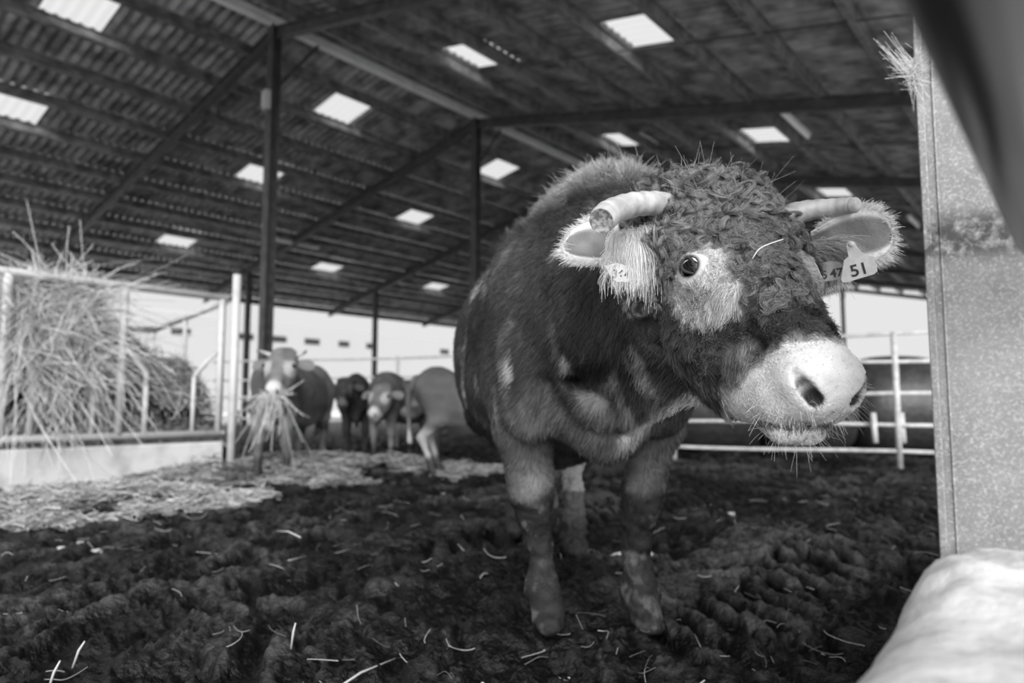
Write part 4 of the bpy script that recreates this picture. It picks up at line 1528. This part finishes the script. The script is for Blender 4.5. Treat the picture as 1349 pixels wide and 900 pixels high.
        mid = base + d * (L * 0.55)
        outw = rim - mid; outw = outw - n * (outw @ n)[:, None]; outw /= np.linalg.norm(outw, axis=1, keepdims=True)
        dirn = outw + d * 0.5 + n * 0.25 + r2.normal(size=rim.shape) * 0.35
        Lf = 0.004 + 0.013 * r2.random((len(rim), 1, 1)) ** 1.6
        t = np.linspace(0, 1, 6)[None, :, None]
        S = rim[:, None] + dirn[:, None] * Lf * t + np.array([0, 0, -0.35]) * Lf * t ** 2
        strands('ear_fringe', S, 0.00036, 0.00016, 0.55 + 0.2 * r2.random(len(rim)), M_FUR, ob)
        return ob, d, n, w, L

    # ear on the picture's right (hollow faces the camera)
    bR = ray_at(1070, 322, 1.55); tR = ray_at(1177, 303, 1.50)
    eR, d, n, w, L = ear(bR, tR, (-0.1, -1, 0.1), 0.049, 0.55, 0.12, 4200, 5, 1)
    # ear on the picture's left, hanging back below the horn, hollow forward and up
    bL = ray_at(868, 335, 1.53); tL = ray_at(742, 318, 1.58)
    eL, d2, n2, w2, L2 = ear(bL, tL, (-0.05, -0.85, 0.55), 0.058, 0.80, 0.13, 5200, 6, 2)

    # long inner hair draping out of the left-hand ear
    def lock(px0, px1, D, n, fall, spread, seed, bright=(0.55, 0.78), out=0.10):
        r2 = np.random.default_rng(seed)
        q = r2.random(n)
        R = np.array([ray_at(px0[0] + (px1[0] - px0[0]) * a, px0[1] + (px1[1] - px0[1]) * a, D) for a in q]) + r2.normal(size=(n, 3)) * spread
        t = np.linspace(0, 1, 11)[None, :, None]
        L = (fall[0] + (fall[1] - fall[0]) * r2.random((n, 1, 1)))
        ck = (q * 16 + r2.normal(size=n) * 0.4).astype(int) % 16
        cd = r2.normal(size=(16, 3)) * 0.16; wv = r2.normal(size=(16, 3)) * 0.006; ph = r2.random(16) * 6.28
        d0 = np.stack([(q - 0.5) * out * 4, np.full(n, -0.32), np.full(n, 0.22)], 1) + cd[ck] + r2.normal(size=(n, 3)) * 0.10
        S = R[:, None] + d0[:, None] * L * t * (1 - 0.45 * t) + np.array([0, 0, -0.95]) * L * t ** 1.6 \
            + wv[ck][:, None] * np.sin(ph[ck][:, None, None] + t * 7) * t + r2.normal(size=(n, 1, 3)) * 0.0055 * t ** 2
        return S, bright[0] + (bright[1] - bright[0]) * r2.random(n)
    Ss, Cs = [], []
    for a in (((806, 312), (858, 302), 1.47, 2800, (0.018, 0.080), 0.005, 1),
              ((803, 330), (856, 330), 1.46, 1500, (0.015, 0.050), 0.005, 2),
              ((833, 322), (842, 322), 1.45, 260, (0.10, 0.145), 0.002, 4),
              ((803, 345), (818, 352), 1.46, 160, (0.05, 0.085), 0.002, 5),
              ((848, 345), (858, 345), 1.47, 240, (0.03, 0.06), 0.003, 7)):
        S, c = lock(*a); Ss.append(S); Cs.append(c)
    strands('ear_hair', np.concatenate(Ss), 0.00034, 0.00016, np.concatenate(Cs), M_FUR, eL)
    # inner hair on the right-hand ear: sweeps from the base over the hollow
    r2 = np.random.default_rng(12)
    n_ = 1100
    q = r2.random(n_)
    R = np.array([ray_at(1072 + 22 * a + r2.normal() * 3, 318 + 22 * b, 1.515) for a, b in zip(q, r2.random(n_))])
    t = np.linspace(0, 1, 8)[None, :, None]
    L = 0.03 + 0.05 * r2.random((n_, 1, 1))
    dv = np.array([0.75, -0.25, 0.25]) + r2.normal(size=(n_, 3)) * 0.22
    S = R[:, None] + dv[:, None] * L * t + np.array([0, 0.1, -0.55]) * L * t ** 2
    strands('ear_hair', S, 0.00050, 0.0002, 0.16 + 0.30 * r2.random(n_), M_FUR, eR)
    # pale hair hanging under that ear, behind the tags
    n_ = 420
    R = np.array([ray_at(1078 + 38 * a, 368 - 4 * a, 1.56) for a in r2.random(n_)]) + r2.normal(size=(n_, 3)) * 0.003
    L = 0.010 + 0.026 * r2.random((n_, 1, 1))
    S = R[:, None] + (np.array([0.1, -0.1, -1.0]) + r2.normal(size=(n_, 3)) * 0.3)[:, None] * L * t
    strands('ear_hair', S, 0.0006, 0.00025, 0.45 + 0.25 * r2.random(n_), M_FUR, eR)

    # ---- ear tags ---------------------------------------------------
    def eartag(outline, D, text, size, tpos, rot, m, th=0.0012, dx=0.0, label='', tilt=0.0):
        """outline in picture pixels laid on a plane facing roughly the camera"""
        c0 = ray_at(*tpos, D)
        nrm = unit(np.array([0, 0, EYE_H]) - c0 + np.array([dx, 0, 0.25]))
        X = unit(np.cross([0, 0, 1], nrm)); Y = np.cross(nrm, X)
        pts = []
        for (px, py) in outline:
            r = ray_at(px, py, 1.0) - np.array([0, 0, EYE_H])
            k = (c0 - np.array([0, 0, EYE_H])) @ nrm / (r @ nrm)
            pts.append(np.array([0, 0, EYE_H]) + r * k)
        n = len(pts)
        vs = [p + nrm * th for p in pts] + [p - nrm * th for p in pts]
        fs = [tuple(range(n)), tuple(range(2 * n - 1, n - 1, -1))] + [(i, i + n, (i + 1) % n + n, (i + 1) % n) for i in range(n)]
        o = mesh_obj('ear_tag', vs, fs, m, root)
        o['label'] = label
        for (s, sz, p, rt) in text:
            cu = bpy.data.curves.new('tag_number', 'FONT')
            cu.body = s; cu.size = sz; cu.extrude = 0.0002; cu.offset = 0.0006
            cu.align_x = 'CENTER'; cu.align_y = 'CENTER'
            cu.materials.append(M_INK)
            t0 = bpy.data.objects.new('tag_number_font', cu); COL.objects.link(t0)
            dg = bpy.context.evaluated_depsgraph_get()
            mm = bpy.data.meshes.new_from_object(t0.evaluated_get(dg))
            bpy.data.objects.remove(t0)
            t = bpy.data.objects.new('tag_number', mm); COL.objects.link(t)
            t.parent = o
            r = ray_at(*p, 1.0) - np.array([0, 0, EYE_H])
            k = (c0 - np.array([0, 0, EYE_H])) @ nrm / (r @ nrm)
            pos = np.array([0, 0, EYE_H]) + r * k + nrm * (th + 0.0006)
            ca, sa = math.cos(rt), math.sin(rt)
            X2 = X * ca + Y * sa; Y2 = -X * sa + Y * ca
            M = Matrix(((X2[0], Y2[0], nrm[0], pos[0]), (X2[1], Y2[1], nrm[1], pos[1]), (X2[2], Y2[2], nrm[2], pos[2]), (0, 0, 0, 1)))
            t.matrix_world = M
        return o, nrm, c0

    o51, nrm, c0 = eartag([(1108, 369), (1112, 343), (1118, 338), (1115, 325), (1117, 319), (1121, 317.5), (1126, 319), (1129, 325), (1136, 333), (1145, 337),
                           (1152, 338), (1152.5, 346), (1155, 347), (1156, 357), (1152, 361), (1116, 372), (1110, 372)], 1.46,
                          [('51', 0.036, (1132, 356), 0.20)], 0.03, (1130, 350), 0.2, M_TAG, label='pale ear tag numbered 51')
    st = ray_at(1121, 322, 1.455)
    g = tube_geo([st + nrm * 0.001, st + nrm * 0.005, st + nrm * 0.007], [0.0065, 0.0062, 0.003], 16)
    mesh_obj('tag_stud', g[0], g[1], M_TAG, o51, smooth=True)
    eartag([(1076, 349), (1094, 344), (1104, 345), (1113, 348), (1115, 366), (1096, 370), (1076, 372)], 1.50,
           [('47', 0.026, (1102, 360), 0.10), ('5', 0.026, (1086, 363), 0.10)], 0.03, (1096, 358), 0.1, M_TAG2,
           label='shaded ear tag ending in 47')
    eartag([(797, 351), (812, 346), (832, 352), (839, 368), (824, 372), (812, 371), (804, 364)], 1.445,
           [('364', 0.025, (818, 362), -0.08)], 0.03, (818, 360), 0.1, M_TAG, label='small pale tag numbered 364, half under ear hair')
    # a straw caught on the forehead
    a = ray_at(991, 341, 1.235); b = ray_at(1003, 326, 1.232); c_ = ray_at(1032, 315, 1.24)
    g = tube_geo(spline([a, b, c_], 8), 0.0009, 6)
    o = mesh_obj('straw_wisp', g[0], g[1], mat('wisp', 0.6, 0.5), smooth=True)
    tag(o, 'thin straw caught in the forehead hair of the big cow', 'straw')
    return H


def herd_cow(label, hind, front, hscale, height, head_px, head_D, F, W, coat, pale, horns=True, seed=1, ringed=True, legc=None):
    """smaller cow of the herd: hind/front = ground points under the legs, head given by place and axes"""
    rng = np.random.default_rng(seed)
    hind = np.array([*hind, 0.0]); front = np.array([*front, 0.0])
    f_ = unit(front - hind); l_ = np.array([-f_[1], f_[0], 0]); z_ = np.array([0, 0, 1.0])
    s = height / 1.40
    L = np.linalg.norm(front - hind)
    P = lambda f, l, z: hind + f_ * (f * L) + l_ * (l * s) + z_ * (z * s)
    AX = np.stack([f_, l_, z_])
    O = ray_at(*head_px, head_D)
    H = Frame(O, W, F, hscale)
    pts = np.array([P(-0.35, -0.5, 0), P(-0.35, 0.5, 0), P(1.45, -0.5, 1.5), P(1.45, 0.5, 1.5), H.p(0, 0.4, 0), H.p(0, -0.3, 0), H.p(.2, 0, -.3), H.p(-.2, 0, -.3)])
    lo = pts.min(0) - 0.08; hi = pts.max(0) + 0.08; lo[2] = -0.06
    fl = Field(*[np.arange(a, b, 0.019) for a, b in zip(lo, hi)])
    fl.ell(P(0.46, 0, 0.93), (0.52 * L, 0.34 * s, 0.36 * s), AX, 0.1)
    fl.ell(P(0.40, 0, 0.80), (0.45 * L, 0.29 * s, 0.26 * s), AX, 0.1)
    fl.ell(P(0.95, 0, 1.00), (0.30 * s, 0.25 * s, 0.36 * s), AX, 0.1)
    fl.ell(P(0.02, 0, 1.07), (0.30 * s, 0.27 * s, 0.29 * s), AX, 0.1)
    fl.ell(P(0.85, 0, 1.30), (0.35 * s, 0.10 * s, 0.09 * s), AX, 0.1)
    nb = H.p(0, -0.10, -0.14)
    fl.cap(P(0.98, 0, 1.08), nb, 0.235 * s, 0.125 * hscale, 0.09)
    fl.cap(P(1.05, 0, 0.84), H.p(0, -0.02, -0.20), 0.17 * s, 0.09 * hscale, 0.09)
    fl.cap(P(1.08, 0, 0.80), P(1.12, 0, 0.62), 0.13 * s, 0.075 * s, 0.08)
    for sg in (-1, 1):
        fl.cap(P(0.98, sg * 0.17, 0.80), P(1.0, sg * 0.16, 0.66), 0.12 * s, 0.085 * s, 0.06)
        fl.chain([P(1.0, sg * 0.16, 0.64), P(1.0, sg * 0.155, 0.42), P(0.99, sg * 0.155, 0.24), P(1.0, sg * 0.155, 0.10), P(1.02, sg * 0.155, 0.03)],
                 [0.082 * s, 0.062 * s, 0.040 * s, 0.048 * s, 0.05 * s], 0.03)
        fl.cap(P(0.02, sg * 0.17, 1.0), P(0.05, sg * 0.18, 0.70), 0.16 * s, 0.11 * s, 0.07)
        fl.chain([P(0.05, sg * 0.17, 0.68), P(-0.08, sg * 0.155, 0.48), P(-0.02, sg * 0.155, 0.26), P(0.01, sg * 0.155, 0.10), P(0.03, sg * 0.155, 0.03)],
                 [0.10 * s, 0.056 * s, 0.040 * s, 0.046 * s, 0.05 * s], 0.03)
    fl.chain([P(-0.16, 0, 1.20), P(-0.23, 0, 1.05), P(-0.22, 0, 0.6), P(-0.21, 0, 0.42)], [0.05, 0.035, 0.022, 0.035], 0.02)
    head_prims(fl, H, detail=False)
    Vt, Q = fl.mesh()
    Vt = relax(Vt, Q, 2, 0.5)
    N = vnormals(Vt, Q)
    Vt = Vt + N * (fbm(Vt * 11, 3, seed) * 0.006)[:, None]
    h = H.loc(Vt); aw = np.abs(h[:, 0])
    c = coat * (1 + 0.35 * fbm(Vt * 4, 3, seed + 1) + 0.3 * sstep(0.3, 1, fbm(Vt * np.array([14, 14, 4]), 3, seed + 2)))
    zz = Vt[:, 2] / s
    c = c + pale * sstep(0.80, 0.60, zz) * sstep(0.2, 0.45, zz) * 0.6
    lc = coat * 1.3 if legc is None else legc
    lg = sstep(0.62, 0.52, zz); c = c * (1 - lg) + lc * lg
    md = sstep(0.30, 0.15, zz + 0.1 * fbm(Vt * 8, 2, seed + 3)); c = c * (1 - md) + 0.03 * md
    ish = sstep(-0.3, -0.2, h[:, 1]) * sstep(-0.33, -0.25, h[:, 2]) * (aw < 0.2)
    hc = coat * 1.5 + 0.04 * fbm(Vt * 14, 2, seed + 4)
    if ringed:
        r = np.sqrt(((h[:, 1] - 0.02) / 0.09) ** 2 + ((h[:, 2] + 0.07) / 0.08) ** 2)
        rg = sstep(1.1, 0.8, r) * (aw > 0.06); hc = hc * (1 - rg) + 0.30 * rg
    mz = sstep(0.19, 0.25, h[:, 1]); hc = hc * (1 - mz) + (0.45 if ringed else 0.12) * mz
    for sg in (-1, 1):
        nd = np.hypot(np.hypot(h[:, 0] - sg * 0.055, h[:, 1] - 0.335), h[:, 2] + 0.05)
        hc = np.where(nd < 0.025, 0.03, hc)
    c = c * (1 - ish) + hc * ish
    root = big_mesh('cow', Vt, Q, M_HIDE)
    tag(root, label, 'cow')
    vcol(root, np.clip(c, 0.01, 0.8))
    for sg in (-1, 1):
        ce = H.p(sg * 0.140, -0.004, -0.052)
        bm_v, bm_f = [], []
        for i in range(9):
            for j in range(12):
                th = math.pi * i / 8; ph = 2 * math.pi * j / 12
                bm_v.append(ce + np.array([math.sin(th) * math.cos(ph), math.sin(th) * math.sin(ph), math.cos(th)]) * 0.025 * hscale)
        for i in range(8):
            for j in range(12):
                bm_f.append((i * 12 + j, (i + 1) * 12 + j, (i + 1) * 12 + (j + 1) % 12, i * 12 + (j + 1) % 12))
        e = mesh_obj('eye', bm_v, bm_f, M_EYE, root, smooth=True); vcol(e, np.full(len(bm_v), 0.005))
        b = H.p(sg * 0.12, -0.12, -0.13); tp = H.p(sg * 0.31, -0.10, -0.16)
        ob, vs, fs, meta = ear_mesh('ear', b, tp, H.N * 0.9 + H.F * 0.2, 0.050 * hscale, M_HIDE, root, nU=14, nV=10, curl=0.6, thick=0.007)
        vcol(ob, np.full(len(vs), coat * 1.6))
        if horns:
            pts = spline([H.p(sg * 0.09, -0.19, -0.10), H.p(sg * 0.17, -0.215, -0.09), H.p(sg * 0.225, -0.19, -0.03), H.p(sg * 0.235, -0.14, 0.03)], 14)
            v, f = tube_geo(pts, [0.025 * hscale * (1 - 0.75 * (i / 13) ** 1.4) for i in range(14)], 12)
            mesh_obj('horn', v, f, M_HORN, root, smooth=True)
    return H


def herd():
    H = herd_cow('horned cow facing the camera by the feeder corner, straw hanging from its mouth', (-2.32, 7.95), (-2.27, 6.55), 0.90, 1.20,
                 (366, 478), 5.95, (0.03, -0.66, -0.75), (1, 0.05, 0), 0.085, 0.22, seed=5)
    rng = np.random.default_rng(9)
    n = 130
    root = H.p(0, 0.31, -0.13)
    q = rng.random(n) * 2 - 1
    R = root + np.stack([q * 0.075, rng.normal(size=n) * 0.02, rng.normal(size=n) * 0.02], 1)
    t = np.linspace(0, 1, 7)[None, :, None]
    L = 0.06 + 0.26 * rng.random((n, 1, 1)) ** 1.5
    d = np.stack([q * 0.7 + rng.normal(size=n) * 0.45, -0.35 + rng.normal(size=n) * 0.25, rng.normal(size=n) * 0.35 - 0.05], 1)
    S = R[:, None] + d[:, None] * L * t + (np.array([0, 0, -0.8]) + rng.normal(size=(n, 1, 3)) * 0.55) * L * t ** 1.6
    tag(strands('straw_bunch', S, 0.0030, 0.002, 0.25 + 0.4 * rng.random(n), M_STRAW),
        'bunch of straw hanging from the mouth of the cow by the feeder', 'straw', kind='stuff')
    herd_cow('dark cow standing behind the straw-eating cow', (-2.45, 10.9), (-2.15, 9.5), 0.82, 1.13, (452, 510), 9.0, (0.1, -0.6, -0.75), (1, 0.1, 0),
             0.030, 0.02, seed=12, ringed=False, horns=False)
    herd_cow('cow with pale eye rings and light forelegs facing forward, mid herd', (-1.25, 10.2), (-1.68, 8.95), 0.90, 1.13, (497, 519), 8.35,
             (-0.22, -0.62, -0.72), (0.97, -0.2, 0.0), 0.085, 0.12, seed=21, legc=0.22, horns=False)
    herd_cow('brown cow seen from behind and the side just left of the big cow', (-0.78, 6.95), (0.42, 6.75), 0.85, 1.13, (668, 505), 6.4, (0.6, -0.4, -0.6), (0.6, 0.7, 0),
             0.085, 0.06, seed=33, legc=0.30, horns=False)
    herd_cow('dark cow behind the brown cow, its back showing over the fence line', (0.0, 8.75), (-0.95, 8.55), 0.80, 1.10, (545, 522), 8.3, (-0.5, -0.5, -0.6), (0.6, -0.7, 0),
             0.040, 0.03, seed=43, horns=False, ringed=False)


big_cow()
herd()
